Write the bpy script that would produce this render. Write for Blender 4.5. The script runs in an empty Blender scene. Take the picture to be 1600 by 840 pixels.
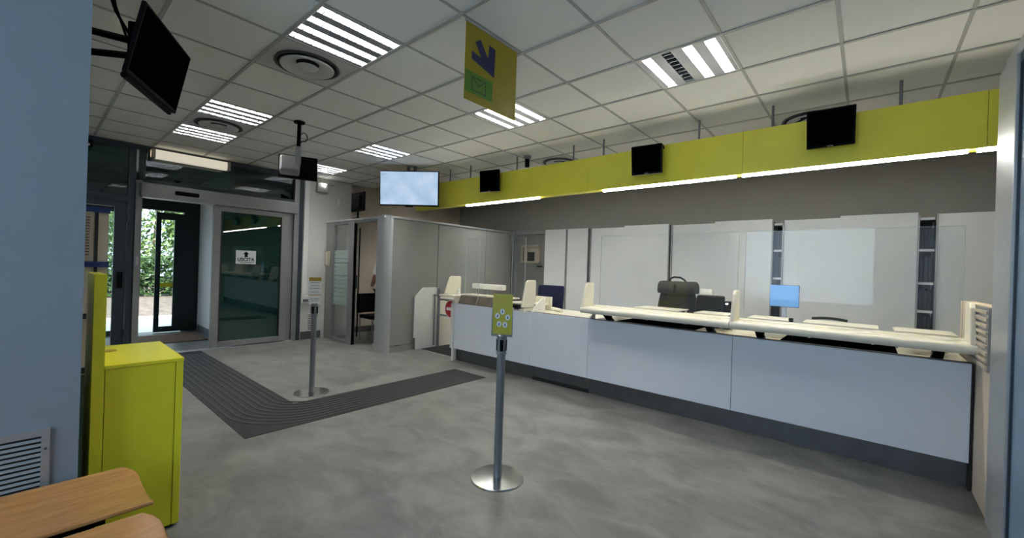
import bpy, bmesh, math, random
from mathutils import Vector, Matrix
random.seed(7)
S = bpy.context.scene
COL = S.collection
pi = math.pi

# ------------------------------------------------------------------ camera
YAW, PITCH, ROLL, FPX, EYE = 0.70888, -0.00065, 0.03262, 647.73, 1.42
f = Vector((-math.sin(YAW)*math.cos(PITCH), math.cos(YAW)*math.cos(PITCH), math.sin(PITCH)))
r0 = Vector((math.cos(YAW), math.sin(YAW), 0)); u0 = r0.cross(f)
r_ = r0*math.cos(ROLL)+u0*math.sin(ROLL); u_ = -r0*math.sin(ROLL)+u0*math.cos(ROLL)
cd = bpy.data.cameras.new('camera'); cam = bpy.data.objects.new('camera', cd); COL.objects.link(cam)
cd.sensor_width = 36; cd.lens = FPX/1600*36; cd.clip_start = .05; cd.clip_end = 200
cam.matrix_world = Matrix(((r_.x, u_.x, -f.x, 0), (r_.y, u_.y, -f.y, 0), (r_.z, u_.z, -f.z, EYE), (0, 0, 0, 1)))
S.camera = cam

# ------------------------------------------------------------------ light and exposure
S.view_settings.view_transform = 'Standard'; S.view_settings.look = 'None'
S.view_settings.exposure = 1.7; S.view_settings.gamma = 1; S.view_settings.use_curve_mapping = False
TUBE = 62.0       # ceiling tubes
LED = 17.0        # strips under the fascia
w = bpy.data.worlds.new('sky'); S.world = w; w.use_nodes = True
nt = w.node_tree; bg = nt.nodes['Background']; bg.inputs['Color'].default_value = (.62, .8, 1, 1); bg.inputs['Strength'].default_value = 1.1
sd = bpy.data.lights.new('sun', 'SUN'); sd.energy = 4.5; sd.angle = .01; sd.color = (1, .95, .86)
sun = bpy.data.objects.new('sun', sd); COL.objects.link(sun); sun.rotation_euler = (math.radians(12), math.radians(38), 0)
# daylight through the shop window in the wall behind the photographer
ad = bpy.data.lights.new('window_daylight', 'AREA'); ad.shape = 'RECTANGLE'; ad.size = 2.6; ad.size_y = 1.7
ad.energy = 8.5; ad.color = (.56, .76, 1)
al = bpy.data.objects.new('window_daylight', ad); COL.objects.link(al)
al.location = (-1.2, -2.52, 1.75); al.rotation_euler = (math.radians(90), 0, 0)

# ------------------------------------------------------------------ materials
def mat(name, col, rough=.5, metal=0., noise=0., nscale=20., bump=0., bscale=200., spec=.5, col2=None, emit=None, estr=0., coat=0.):
    m = bpy.data.materials.new(name); m.use_nodes = True; t = m.node_tree; b = t.nodes['Principled BSDF']
    b.inputs['Base Color'].default_value = (*col, 1); b.inputs['Roughness'].default_value = rough
    b.inputs['Metallic'].default_value = metal; b.inputs['Specular IOR Level'].default_value = spec
    b.inputs['Coat Weight'].default_value = coat
    tc = t.nodes.new('ShaderNodeTexCoord')
    n = t.nodes.new('ShaderNodeTexNoise'); n.inputs['Scale'].default_value = nscale; n.inputs['Detail'].default_value = 5
    t.links.new(tc.outputs['Object'], n.inputs['Vector'])
    c2 = col2 or tuple(max(0, c*(1-noise)) for c in col)
    if noise or col2:
        rp = t.nodes.new('ShaderNodeValToRGB'); rp.color_ramp.elements[0].position = .35; rp.color_ramp.elements[1].position = .65
        rp.color_ramp.elements[0].color = (*c2, 1); rp.color_ramp.elements[1].color = (*col, 1)
        t.links.new(n.outputs['Fac'], rp.inputs['Fac']); t.links.new(rp.outputs['Color'], b.inputs['Base Color'])
    if bump:
        n2 = t.nodes.new('ShaderNodeTexNoise'); n2.inputs['Scale'].default_value = bscale
        t.links.new(tc.outputs['Object'], n2.inputs['Vector'])
        bp = t.nodes.new('ShaderNodeBump'); bp.inputs['Strength'].default_value = bump; bp.inputs['Distance'].default_value = .002
        t.links.new(n2.outputs['Fac'], bp.inputs['Height']); t.links.new(bp.outputs['Normal'], b.inputs['Normal'])
    if emit:
        b.inputs['Emission Color'].default_value = (*emit, 1); b.inputs['Emission Strength'].default_value = estr
    return m

def glassmat(name, tint=(1, 1, 1), refl=1.0, base=.02, opaque=None, oq=0., rough=.0):
    m = bpy.data.materials.new(name); m.use_nodes = True; t = m.node_tree; t.nodes.clear()
    out = t.nodes.new('ShaderNodeOutputMaterial'); tr = t.nodes.new('ShaderNodeBsdfTransparent'); tr.inputs['Color'].default_value = (*tint, 1)
    gl = t.nodes.new('ShaderNodeBsdfGlossy'); gl.inputs['Roughness'].default_value = rough; gl.inputs['Color'].default_value = (1, 1, 1, 1)
    fr = t.nodes.new('ShaderNodeFresnel'); fr.inputs['IOR'].default_value = 1.5
    mu = t.nodes.new('ShaderNodeMath'); mu.operation = 'MULTIPLY_ADD'; mu.inputs[1].default_value = refl; mu.inputs[2].default_value = base
    ge = t.nodes.new('ShaderNodeNewGeometry'); io = t.nodes.new('ShaderNodeMapRange'); io.inputs['To Min'].default_value = 1.5; io.inputs['To Max'].default_value = 1/1.5
    t.links.new(ge.outputs['Backfacing'], io.inputs['Value']); t.links.new(io.outputs[0], fr.inputs['IOR'])
    t.links.new(fr.outputs[0], mu.inputs[0]); mx = t.nodes.new('ShaderNodeMixShader'); t.links.new(mu.outputs[0], mx.inputs[0])
    src = tr.outputs[0]
    if opaque:
        df = t.nodes.new('ShaderNodeBsdfDiffuse'); df.inputs['Color'].default_value = (*opaque, 1)
        m2 = t.nodes.new('ShaderNodeMixShader'); m2.inputs[0].default_value = oq
        t.links.new(tr.outputs[0], m2.inputs[1]); t.links.new(df.outputs[0], m2.inputs[2]); src = m2.outputs[0]
    t.links.new(src, mx.inputs[1]); t.links.new(gl.outputs[0], mx.inputs[2]); t.links.new(mx.outputs[0], out.inputs[0])
    return m

def floormat():
    m = bpy.data.materials.new('vinyl_floor'); m.use_nodes = True; t = m.node_tree; b = t.nodes['Principled BSDF']
    tc = t.nodes.new('ShaderNodeTexCoord'); mp = t.nodes.new('ShaderNodeMapping'); mp.inputs['Scale'].default_value = (1.0, 1.5, 1)
    t.links.new(tc.outputs['Object'], mp.inputs[0])
    a = t.nodes.new('ShaderNodeTexNoise'); a.inputs['Scale'].default_value = 2.6; a.inputs['Detail'].default_value = 8; a.inputs['Roughness'].default_value = .62; a.inputs['Distortion'].default_value = .5
    t.links.new(mp.outputs[0], a.inputs['Vector'])
    rp = t.nodes.new('ShaderNodeValToRGB'); e = rp.color_ramp.elements
    e[0].position = .36; e[0].color = (.105, .105, .098, 1); e[1].position = .64; e[1].color = (.20, .197, .184, 1)
    t.links.new(a.outputs['Fac'], rp.inputs[0]); t.links.new(rp.outputs[0], b.inputs['Base Color'])
    r2 = t.nodes.new('ShaderNodeMapRange'); r2.inputs['To Min'].default_value = .33; r2.inputs['To Max'].default_value = .5
    t.links.new(a.outputs['Fac'], r2.inputs['Value']); t.links.new(r2.outputs[0], b.inputs['Roughness'])
    n2 = t.nodes.new('ShaderNodeTexNoise'); n2.inputs['Scale'].default_value = 60; t.links.new(tc.outputs['Object'], n2.inputs['Vector'])
    bp = t.nodes.new('ShaderNodeBump'); bp.inputs['Strength'].default_value = .08; bp.inputs['Distance'].default_value = .003
    t.links.new(n2.outputs['Fac'], bp.inputs['Height']); t.links.new(bp.outputs[0], b.inputs['Normal'])
    return m

def woodmat():
    m = bpy.data.materials.new('beech_plywood'); m.use_nodes = True; t = m.node_tree; b = t.nodes['Principled BSDF']
    tc = t.nodes.new('ShaderNodeTexCoord'); mp = t.nodes.new('ShaderNodeMapping'); mp.inputs['Scale'].default_value = (22, 2.2, 22)
    t.links.new(tc.outputs['Object'], mp.inputs[0]); a = t.nodes.new('ShaderNodeTexNoise'); a.inputs['Scale'].default_value = 2.5; a.inputs['Detail'].default_value = 6; a.inputs['Distortion'].default_value = .6
    t.links.new(mp.outputs[0], a.inputs['Vector']); rp = t.nodes.new('ShaderNodeValToRGB'); e = rp.color_ramp.elements
    e[0].position = .3; e[0].color = (.42, .19, .06, 1); e[1].position = .7; e[1].color = (.60, .31, .11, 1)
    t.links.new(a.outputs['Fac'], rp.inputs[0]); t.links.new(rp.outputs[0], b.inputs['Base Color']); b.inputs['Roughness'].default_value = .32
    return m

M = dict(
 floor=floormat(), wood=woodmat(),
 tile=mat('ceiling_tile', (.76, .76, .71), .95, noise=.04, nscale=120, bump=.25, bscale=350),
 grid=mat('ceiling_grid', (.36, .36, .33), .5),
 wall=mat('white_wall_paint', (.66, .66, .63), .85, noise=.03, nscale=6, bump=.15, bscale=150),
 wallblue=mat('pillar_paint', (.28, .325, .365), .8, noise=.03, nscale=5, bump=.25, bscale=120),
 beige=mat('beige_wall_paint', (.66, .56, .45), .85, noise=.03, nscale=5, bump=.1),
 upper=mat('taupe_wall_paint', (.36, .345, .31), .8, noise=.04, nscale=3, bump=.1),
 lime=mat('lime_fascia', (.84, .76, .06), .38, noise=.05, nscale=4),
 yellow=mat('yellow_lacquer', (.92, .86, .035), .35, noise=.03, nscale=8),
 signyel=mat('sign_yellow', (.34, .27, .008), .3), signgreen=mat('sign_green', (.09, .24, .02), .35), navy=mat('navy_print', (.012, .015, .09), .4),
 panel=mat('white_laminate', (.76, .80, .87), .35, noise=.02, nscale=4),
 cabw=mat('cabinet_laminate', (.68, .695, .70), .32, noise=.03, nscale=3),
 boothp=mat('grey_booth_panel', (.27, .273, .26), .38, noise=.05, nscale=4),
 cream=mat('cream_coated_metal', (.80, .76, .64), .32), white=mat('white_plastic', (.78, .78, .75), .4),
 alu=mat('brushed_aluminium', (.46, .48, .50), .4, metal=.5, noise=.06, nscale=60),
 alud=mat('grey_door_aluminium', (.27, .275, .28), .42, metal=.35, noise=.05, nscale=30),
 darkframe=mat('dark_blue_frame', (.028, .042, .058), .4, noise=.1, nscale=10),
 greenframe=mat('dark_green_frame', (.012, .028, .028), .4, noise=.1, nscale=10),
 kick=mat('steel_kick', (.15, .15, .155), .42, metal=.6, noise=.15, nscale=8),
 steel=mat('stainless_steel', (.25, .21, .165), .38, metal=.6, noise=.2, nscale=9),
 chrome=mat('polished_steel', (.62, .62, .61), .16, metal=1.),
 post=mat('grey_post_metal', (.20, .215, .235), .38, metal=.4, noise=.05, nscale=15),
 black=mat('black_plastic', (.003, .003, .0035), .55, spec=.08, noise=.2, nscale=30), blackgl=mat('black_screen', (.0015, .0015, .002), .6, spec=0.),
 dark=mat('dark_recess', (.015, .015, .016), .7), fabric=mat('dark_grey_canvas', (.024, .024, .022), .9, noise=.3, nscale=60, bump=.6, bscale=300),
 blackfab=mat('black_leather', (.004, .004, .005), .7, bump=.3, spec=.15),
 bluefab=mat('blue_chair_fabric', (.003, .008, .045), .85, bump=.4), mattex=mat('rubber_strip', (.013, .014, .015), .75, noise=.25, nscale=25), rib=mat('rubber_rib', (.019, .020, .022), .6, noise=.2, nscale=25),
 coir=mat('coir_doormat', (.16, .085, .04), .95, noise=.4, nscale=60, bump=.8), carpet=mat('black_entrance_carpet', (.006, .006, .007), .95, bump=.5),
 red=mat('red_sign', (.42, .015, .02), .4), paper=mat('white_paper', (.80, .82, .84), .7), ink=mat('grey_ink', (.05, .055, .06), .7), gold=mat('ochre_print', (.50, .33, .05), .6),
 notice=mat('beige_board', (.55, .48, .38), .6, noise=.08, nscale=12), bluetape=mat('blue_tape', (.015, .035, .16), .5), greenglass=mat('green_glass_panel', (.06, .11, .10), .12, noise=.3, nscale=5),
 reflector=mat('lamp_reflector', (.30, .31, .32), .35, metal=.6), housing=mat('lamp_plate', (.30, .31, .32), .4, metal=.4),
 tube=mat('lit_tube', (1, 1, 1), .5, emit=(1, .985, .95), estr=TUBE), tubeoff=mat('unlit_tube', (.7, .7, .68), .4),
 led=mat('led_strip', (1, 1, 1), .5, emit=(1, .97, .90), estr=LED),
 lampbox=mat('frosted_lamp_cover', (.86, .82, .72), .4, emit=(1, .9, .72), estr=.16),
 vent=mat('vent_metal', (.50, .50, .47), .4), ventdark=mat('vent_shadow_gap', (.04, .04, .038), .6),
 skin=mat('skin', (.26, .115, .07), .5), hair=mat('dark_hair', (.012, .009, .007), .7), shirt=mat('white_shirt', (.62, .61, .58), .9, bump=.3), trouser=mat('black_trousers', (.008, .008, .010), .9, bump=.3),
 leaf=mat('leaf', (.045, .10, .02), .6, col2=(.015, .045, .008), nscale=6), leaf2=mat('tree_leaf', (.22, .33, .10), .6, col2=(.05, .12, .03), nscale=2.5), bark=mat('bark', (.10, .07, .045), .9, noise=.4),
 ground=mat('pale_paving', (.62, .60, .55), .9, noise=.12, nscale=2), gravel=mat('leaf_litter_ground', (.16, .13, .10), .95, noise=.5, nscale=5),
 desk=mat('desk_top', (.05, .05, .05), .4), deskside=mat('desk_side', (.36, .30, .22), .6), booklet=mat('binder_dark', (.03, .035, .045), .7, noise=.6, nscale=30),
 rubber=mat('rubber', (.02, .02, .02), .8),
)
M['glass'] = glassmat('clear_glass', (.97, .985, .985), .6, 0.0)
M['screenglass'] = glassmat('acrylic_screen', (.98, .985, .99), .32, .0, (.75, .8, .83), .02)
M['teal'] = glassmat('dark_teal_glass', (.05, .12, .115), .9, .015, (.010, .056, .050), .6)
M['transom'] = glassmat('smoked_transom_glass', (.20, .34, .33), 1.0, .03, (.02, .05, .05), .3)
M['stripe'] = glassmat('frosted_stripe', (.8, .9, .88), .5, .01, (.62, .74, .70), .62)
def screenmat():
    m = mat('bright_display', (.1, .1, .1), .25); t = m.node_tree; b = t.nodes['Principled BSDF']
    tc = t.nodes.new('ShaderNodeTexCoord'); n = t.nodes.new('ShaderNodeTexNoise'); n.inputs['Scale'].default_value = 4.5; n.inputs['Detail'].default_value = 4
    t.links.new(tc.outputs['Object'], n.inputs['Vector']); rp = t.nodes.new('ShaderNodeValToRGB'); e = rp.color_ramp.elements
    e[0].position = .3; e[0].color = (.10, .145, .21, 1); e[1].position = .7; e[1].color = (.155, .20, .25, 1)
    t.links.new(n.outputs['Fac'], rp.inputs[0]); t.links.new(rp.outputs[0], b.inputs['Emission Color']); b.inputs['Emission Strength'].default_value = 1.0
    return m
M['display'] = screenmat()
M['bluereflect'] = mat('blue_reflection_glow', (.05, .1, .2), .3, emit=(.14, .42, .85), estr=.2)  # glow that stands in for a blue reflection in the counter glass

# ------------------------------------------------------------------ builders
ORG = {}
class MB:
    def __init__(s): s.b = bmesh.new()
    def _add(s, vs, fs):
        v = [s.b.verts.new(p) for p in vs]
        for q in fs:
            try: s.b.faces.new([v[i] for i in q])
            except ValueError: pass
        return s
    def box(s, x0, x1, y0, y1, z0, z1):
        x0, x1 = sorted((x0, x1)); y0, y1 = sorted((y0, y1)); z0, z1 = sorted((z0, z1))
        return s._add([(x, y, z) for z in (z0, z1) for y in (y0, y1) for x in (x0, x1)],
                      [(0, 2, 3, 1), (4, 5, 7, 6), (0, 1, 5, 4), (2, 6, 7, 3), (0, 4, 6, 2), (1, 3, 7, 5)])
    def prism(s, pts, axis, a, b):
        n = len(pts)
        def mk(p, t):
            return {'x': (t, p[0], p[1]), 'y': (p[0], t, p[1]), 'z': (p[0], p[1], t)}[axis]
        return s._add([mk(p, a) for p in pts]+[mk(p, b) for p in pts],
                      [tuple(range(n))[::-1], tuple(range(n, 2*n))]+[(i, (i+1) % n, n+(i+1) % n, n+i) for i in range(n)])
    def tube(s, pts, r, seg=12, caps=True):
        pts = [Vector(p) for p in pts]; rr = r if isinstance(r, (list, tuple)) else [r]*len(pts); rings = []
        prev = None
        for i, p in enumerate(pts):
            d = (pts[min(i+1, len(pts)-1)]-pts[max(i-1, 0)]).normalized()
            if prev is None:
                a = Vector((0, 0, 1)) if abs(d.z) < .9 else Vector((1, 0, 0)); n = d.cross(a).normalized()
            else:
                n = (prev-d*prev.dot(d)).normalized()
            prev = n; m = d.cross(n)
            rings.append([s.b.verts.new(p+(n*math.cos(2*pi*k/seg)+m*math.sin(2*pi*k/seg))*rr[i]) for k in range(seg)])
        for A, B in zip(rings, rings[1:]):
            for k in range(seg): s.b.faces.new((A[k], A[(k+1) % seg], B[(k+1) % seg], B[k]))
        if caps: s.b.faces.new(rings[0][::-1]); s.b.faces.new(rings[-1])
        return s
    def lathe(s, prof, c=(0, 0, 0), seg=40):
        rings = []
        for (r, z) in prof:
            if r < 1e-5: rings.append([s.b.verts.new((c[0], c[1], c[2]+z))])
            else: rings.append([s.b.verts.new((c[0]+r*math.cos(2*pi*k/seg), c[1]+r*math.sin(2*pi*k/seg), c[2]+z)) for k in range(seg)])
        for A, B in zip(rings, rings[1:]):
            for k in range(seg):
                a = [A[k % len(A)], A[(k+1) % len(A)]] if len(A) > 1 else [A[0]]
                b = [B[(k+1) % len(B)], B[k % len(B)]] if len(B) > 1 else [B[0]]
                if len(a)+len(b) > 2: s.b.faces.new(a+b)
        return s
    def build(s, name, m, parent=None, bevel=0., smooth=False, subsurf=0, edge=35, fix=True):
        if fix: bmesh.ops.recalc_face_normals(s.b, faces=s.b.faces)
        if parent is not None:
            o = ORG.get(parent.name, Vector((0, 0, 0)))
            bmesh.ops.translate(s.b, verts=s.b.verts, vec=-o)
        me = bpy.data.meshes.new(name); s.b.to_mesh(me); s.b.free()
        me.materials.append(M[m] if isinstance(m, str) else m)
        ob = bpy.data.objects.new(name, me); COL.objects.link(ob)
        if parent is not None:
            ob.parent = parent; ORG[ob.name] = ORG.get(parent.name, Vector((0, 0, 0)))
        if bevel:
            md = ob.modifiers.new('bevel', 'BEVEL'); md.width = bevel; md.segments = 2; md.limit_method = 'ANGLE'; md.harden_normals = False
        if subsurf:
            md = ob.modifiers.new('sub', 'SUBSURF'); md.levels = subsurf; md.render_levels = subsurf
        if smooth:
            for p in me.polygons: p.use_smooth = True
            try:
                me.set_sharp_from_angle(angle=math.radians(edge))
            except Exception: pass
        return ob
def box(name, m, x0, x1, y0, y1, z0, z1, parent=None, bevel=0.): return MB().box(x0, x1, y0, y1, z0, z1).build(name, m, parent, bevel)
def tag(o, label, cat, group=None, kind=None):
    if label: o['label'] = label
    if cat: o['category'] = cat
    if group: o['group'] = group
    if kind: o['kind'] = kind
    return o
def thing(name, label, cat, loc=(0, 0, 0), group=None):
    o = bpy.data.objects.new(name, None); COL.objects.link(o); o.location = loc; o.empty_display_size = .1
    ORG[o.name] = Vector(loc); return tag(o, label, cat, group)
def local(name, label, cat, group=None):           # built about its own origin, placed later
    o = bpy.data.objects.new(name, None); COL.objects.link(o); ORG[o.name] = Vector((0, 0, 0)); return tag(o, label, cat, group)
def struct(o): o['kind'] = 'structure'; return o
def copy_tree(o, parent=None):
    c = o.copy(); COL.objects.link(c); ORG[c.name] = ORG.get(o.name, Vector((0, 0, 0)))
    if parent is not None: c.parent = parent
    for ch in list(o.children): copy_tree(ch, c)
    return c
def facing(yaw, tilt):                              # local x = screen normal, y = viewer's right, z = up
    n = Vector((math.cos(yaw)*math.cos(tilt), math.sin(yaw)*math.cos(tilt), -math.sin(tilt)))
    rt = Vector((-math.sin(yaw), math.cos(yaw), 0)); up = n.cross(rt)
    return Matrix(((n.x, rt.x, up.x), (n.y, rt.y, up.y), (n.z, rt.z, up.z)))
def text_mesh(s, name, size, origin, xdir, ydir, m, parent, align='CENTER', depth=.001, bold=0.):
    cu = bpy.data.curves.new(name, 'FONT'); cu.body = s; cu.size = size; cu.align_x = align; cu.align_y = 'CENTER'; cu.extrude = depth/2; cu.offset = bold
    tmp = bpy.data.objects.new(name+'_tmp', cu); COL.objects.link(tmp)
    bpy.context.view_layer.update()
    me = bpy.data.meshes.new_from_object(tmp.evaluated_get(bpy.context.evaluated_depsgraph_get()))
    bpy.data.objects.remove(tmp); bpy.data.curves.remove(cu)
    X = Vector(xdir).normalized(); Y = Vector(ydir).normalized(); Z = X.cross(Y); o = Vector(origin)-ORG.get(parent.name, Vector((0, 0, 0)))
    me.transform(Matrix(((X.x, Y.x, Z.x, o.x), (X.y, Y.y, Z.y, o.y), (X.z, Y.z, Z.z, o.z), (0, 0, 0, 1))))
    me.materials.clear(); me.materials.append(M[m]); ob = bpy.data.objects.new(name, me); COL.objects.link(ob); ob.parent = parent; ORG[ob.name] = ORG.get(parent.name, Vector((0, 0, 0)))
    return ob

CZ = 3.009                                          # ceiling height
GX = lambda c: -4.371+.6*c
GY = lambda g: .533+.6*g
XE = -7.85                                          # entrance wall

# ------------------------------------------------------------------ shell
struct(box('floor', 'floor', -10.3, 2.7, -2.7, 7.6, -.12, 0))
LUM = [(2, 1), (-2, 1), (-4, 1), (5, 4), (2, 4), (-2, 4), (-5, 4), (-2, 8), (2, 8), (5, 8), (-5, 8), (0, 8)]  # back row is out of view; last two lamps added to brighten wall and booth
DIF = [(1, 1), (-3, 1), (1, 7), (6, 7)]
cb = MB()
for c in range(-7, 12):
    for g in range(-6, 12):
        if (c, g) in LUM or (c, g) in DIF: continue
        x0 = max(GX(c), -8.2); x1 = GX(c+1)
        if x1 <= -8.2: continue
        cb._add([(x0, GY(g), CZ), (x1, GY(g), CZ), (x1, GY(g+1), CZ), (x0, GY(g+1), CZ)], [(0, 1, 2, 3)])
cb.box(-8.3, 2.9, -3.2, 7.9, 3.35, 3.45)  # unseen slab above the tiles, added to block light from outside
struct(cb.build('ceiling', 'tile'))
gb = MB()
for g in range(-5, 12): gb.box(-8.2, 2.7, GY(g)-.012, GY(g)+.012, CZ-.007, CZ+.004)
for c in range(-6, 12): gb.box(GX(c)-.010, GX(c)+.010, -2.7, 7.6, CZ-.005, CZ+.004)
struct(gb.build('trim_1', 'grid'))

struct(box('wall_left', 'wallblue', -3.42, -2.62, -2.6, .16, 0, 3.3))
struct(box('wall_side', 'wall', -10.3, -3.42, -.75, -.6, 0, 3.3))
struct(box('wall_back', 'upper', -8.2, 2.7, 7.2, 7.35, 0, 3.3))
struct(box('wall_right', 'upper', 2.55, 2.7, -2.6, 7.2, 0, 3.3))
wr = MB()                                           # wall behind the photographer, with a shop window
wr.box(-2.62, 2.7, -2.75, -2.6, 0, .85).box(-2.62, 2.7, -2.75, -2.6, 2.65, 3.3).box(-2.62, -2.55, -2.75, -2.6, .85, 2.65).box(.15, 2.7, -2.75, -2.6, .85, 2.65)
struct(wr.build('wall_rear', 'wall'))
wf = MB()
for x in (-2.55, -1.22, .09): wf.box(x, x+.06, -2.72, -2.64, .85, 2.65)
wf.box(-2.55, .15, -2.72, -2.64, .85, .91).box(-2.55, .15, -2.72, -2.64, 2.59, 2.65)
win = struct(wf.build('window_1', 'alud')); MB().box(-2.5, .1, -2.69, -2.68, .9, 2.6).build('pane', 'glass', win)

# entrance wall: white part beside the booth, then the wall running on behind the booth
we = MB(); we.box(XE-.15, XE, 3.24, 4.17, 0, 3.3).box(XE-.15, XE-.01, -.75, 3.24, 2.95, 3.3)
struct(we.build('wall_entrance', 'wall'))
struct(box('wall_booth', 'beige', -8.2, -8.0, 4.17, 7.2, 0, 3.3))
struct(box('baseboard_entrance', 'kick', XE, XE+.015, 3.26, 3.62, 0, .14))
struct(box('baseboard_booth', 'kick', -8.0, -7.985, 4.18, 7.2, 0, .12))
# draught lobby
struct(box('wall_lobby_right', 'wall', -10.1, XE-.16, 2.2, 2.3, 0, 3.0))
struct(box('wall_lobby_left', 'wall', -10.1, XE-.16, -.55, -.45, 0, 3.0))
struct(box('ceiling_lobby', 'upper', -10.2, XE-.1, -.6, 2.35, 2.95, 3.05))
struct(box('wall_lobby_front', 'greenframe', XE-.16, XE-.125, 2.2, 3.24, 0, 3.0))
struct(box('baseboard_lobby', 'kick', -10.0, XE-.16, 2.185, 2.2, 0, .12))

# fixed frame of the entrance (jambs, mullion, transoms) with its panes
ef = MB()
ef.box(XE-.12, XE, .885, .96, 0, 2.98).box(XE-.12, XE+.01, -.6, 3.24, 2.93, 3.0).box(XE-.12, XE, -.6, .885, 2.19, 2.27)
ef.box(XE-.12, XE, 1.03, 3.09, 2.44, 2.53).box(XE-.12, XE+.02, 3.165, 3.24, 0, 2.98).box(XE-.12, XE, 1.0, 1.06, 2.5, 2.95)
ent = struct(ef.build('window_2', 'darkframe'))
MB().box(XE-.06, XE-.05, -.6, .885, 2.27, 2.93).build('pane', 'transom', ent)
MB().box(XE-.06, XE-.05, 1.06, 3.165, 2.53, 2.93).build('pane', 'transom', ent)
jm = MB(); jm.box(XE-.10, XE+.03, .96, 1.03, 0, 2.5).box(XE-.10, XE+.03, 3.085, 3.165, 0, 2.95).box(XE-.12, XE-.02, 3.0, 3.085, 0, 2.3)
jm.build('jamb', 'alud', ent)
MB().box(XE+.03, XE+.035, .975, 1.01, 1.30, 1.42).build('switch_plate', 'alu', ent)
MB().box(XE-.11, XE-.09, 2.25, 3.1, 0, 2.3).build('backing_panel', 'greenframe', ent)

# left hinged leaf
dl = MB(); dl.box(XE-.08, XE-.02, .755, .88, .02, 2.19).box(XE-.08, XE-.02, -.1, -.02, .02, 2.19).box(XE-.08, XE-.02, -.02, .755, 2.10, 2.19).box(XE-.08, XE-.02, -.02, .755, .02, .14)
d1 = struct(dl.build('door_1', 'darkframe')); MB().box(XE-.055, XE-.045, -.02, .755, .14, 2.10).build('pane', 'glass', d1)
MB().box(XE-.02, XE+.05, .80, .85, .98, 1.2).build('handle', 'black', d1, bevel=.01)
for z in (.35, 1.95): MB().tube([(XE, .885, z-.05), (XE, .885, z+.05)], .014).build('hinge', 'darkframe', d1)

# automatic header and sliding leaf
hd = MB(); hd.box(XE-.0, XE+.14, 1.0, 3.1, 2.265, 2.465)
h = struct(hd.build('trim_2', 'alud', bevel=.01))
MB().box(XE+.14, XE+.17, 1.37, 1.66, 2.335, 2.395).build('motion_sensor', 'black', h, bevel=.015)
MB().box(XE+.01, XE+.145, 1.02, 1.86, 2.255, 2.267).build('drip_rail', 'alu', h)
lf = MB(); X0, X1 = XE+.04, XE+.09
lf.box(X0, X1, 1.86, 1.965, .03, 2.26).box(X0, X1, 2.86, 2.975, .03, 2.26).box(X0, X1, 1.965, 2.86, .03, .115).box(X0, X1, 1.965, 2.86, 2.18, 2.26)
d2 = struct(lf.build('door_2', 'alud', bevel=.004)); MB().box(X0+.02, X0+.03, 1.965, 2.86, .115, 2.18).build('pane', 'teal', d2)
gk = MB(); gk.box(X0+.03, X1-.001, 1.965, 1.985, .115, 2.18).box(X0+.03, X1-.001, 2.845, 2.86, .115, 2.18); gk.build('gasket', 'dark', d2)
struct(box('trim_3', 'alu', XE-.02, XE+.1, 1.0, 3.1, 0, .012))
us = thing('exit_sign', 'white USCITA exit notice with black arrow stuck on the dark glass sliding door', 'sign', (XE+.08, 2.33, 1.46))
MB().box(XE+.0705, XE+.073, 2.185, 2.475, 1.355, 1.575).build('card', 'paper', us)
xs = XE+.0738; ar = [(2.33, 1.562), (2.375, 1.515), (2.352, 1.515), (2.352, 1.468), (2.308, 1.468), (2.308, 1.515), (2.285, 1.515)]
MB().prism(ar, 'x', xs-.0006, xs+.0006).build('arrow', 'black', us)
text_mesh('USCITA', 'lettering', .072, (xs, 2.33, 1.428), (0, 1, 0), (0, 0, 1), 'black', us, bold=.0022)
bl = MB(); bl.box(xs-.0005, xs+.0005, 2.215, 2.445, 1.384, 1.392).box(xs-.0005, xs+.0005, 2.25, 2.41, 1.368, 1.373); bl.build('underline', 'black', us)

# outer facade of the lobby
XO = -10.1
of = MB()
of.box(XO-.08, XO, -.5, 2.25, 2.3, 2.98).box(XO-.08, XO, .98, 1.27, 0, 2.3).box(XO-.08, XO, 1.95, 2.2, 0, 2.3).box(XO-.08, XO, -.5, -.42, 0, 2.3)
of.box(XO-.07, XO-.01, -.42, .98, 0, .09).box(XO-.07, XO-.01, -.42, .98, 2.2, 2.3)
o3 = struct(of.build('window_3', 'greenframe')); MB().box(XO-.045, XO-.035, -.42, .98, .09, 2.2).build('pane', 'glass', o3)
lf = MB(); lf.box(XO+.02, XO+.06, 1.53, 1.605, .02, 2.26).box(XO+.02, XO+.06, 1.80, 1.95, .02, 2.26).box(XO+.02, XO+.06, 1.605, 1.80, .02, .12).box(XO+.02, XO+.06, 1.605, 1.80, 2.13, 2.26)
d3 = struct(lf.build('door_3', 'greenframe')); MB().box(XO+.035, XO+.04, 1.605, 1.80, .12, 2.13).build('pane', 'glass', d3)
MB().box(XO+.041, XO+.043, 1.605, 1.80, .86, .94).build('safety_sticker', 'yellow', d3)

# partition at the right: grey post, blue glazed bay, low beige side wall
XR = .565
pr = MB(); pr.box(XR, XR+.10, 3.50, 3.73, 0, 2.66).box(XR-.012, XR+.10, 3.27, 3.50, 0, 2.66)
pt = struct(pr.build('trim_4', 'alu', bevel=.006))
pr = MB(); pr.box(XR-.012, XR+.10, -2.6, 3.27, 2.60, 2.66); pr.build('top_rail', 'alu', pt, bevel=.006)
pr = MB(); pr.box(XR+.0, XR+.10, -2.6, 3.27, 2.55, 2.60).box(XR+.0, XR+.1, 3.258, 3.27, 0, 2.55); pr.build('gasket', 'darkframe', pt)
struct(MB().box(XR+.01, XR+.09, -2.6, 3.257, 0, 2.55).build('wall_partition', mat('blue_grey_panel', (.20, .31, .45), .35, noise=.03)))
struct(box('wall_counter_end', 'beige', XR+.012, XR+.09, 3.73, 4.9, 0, 1.28))

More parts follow.
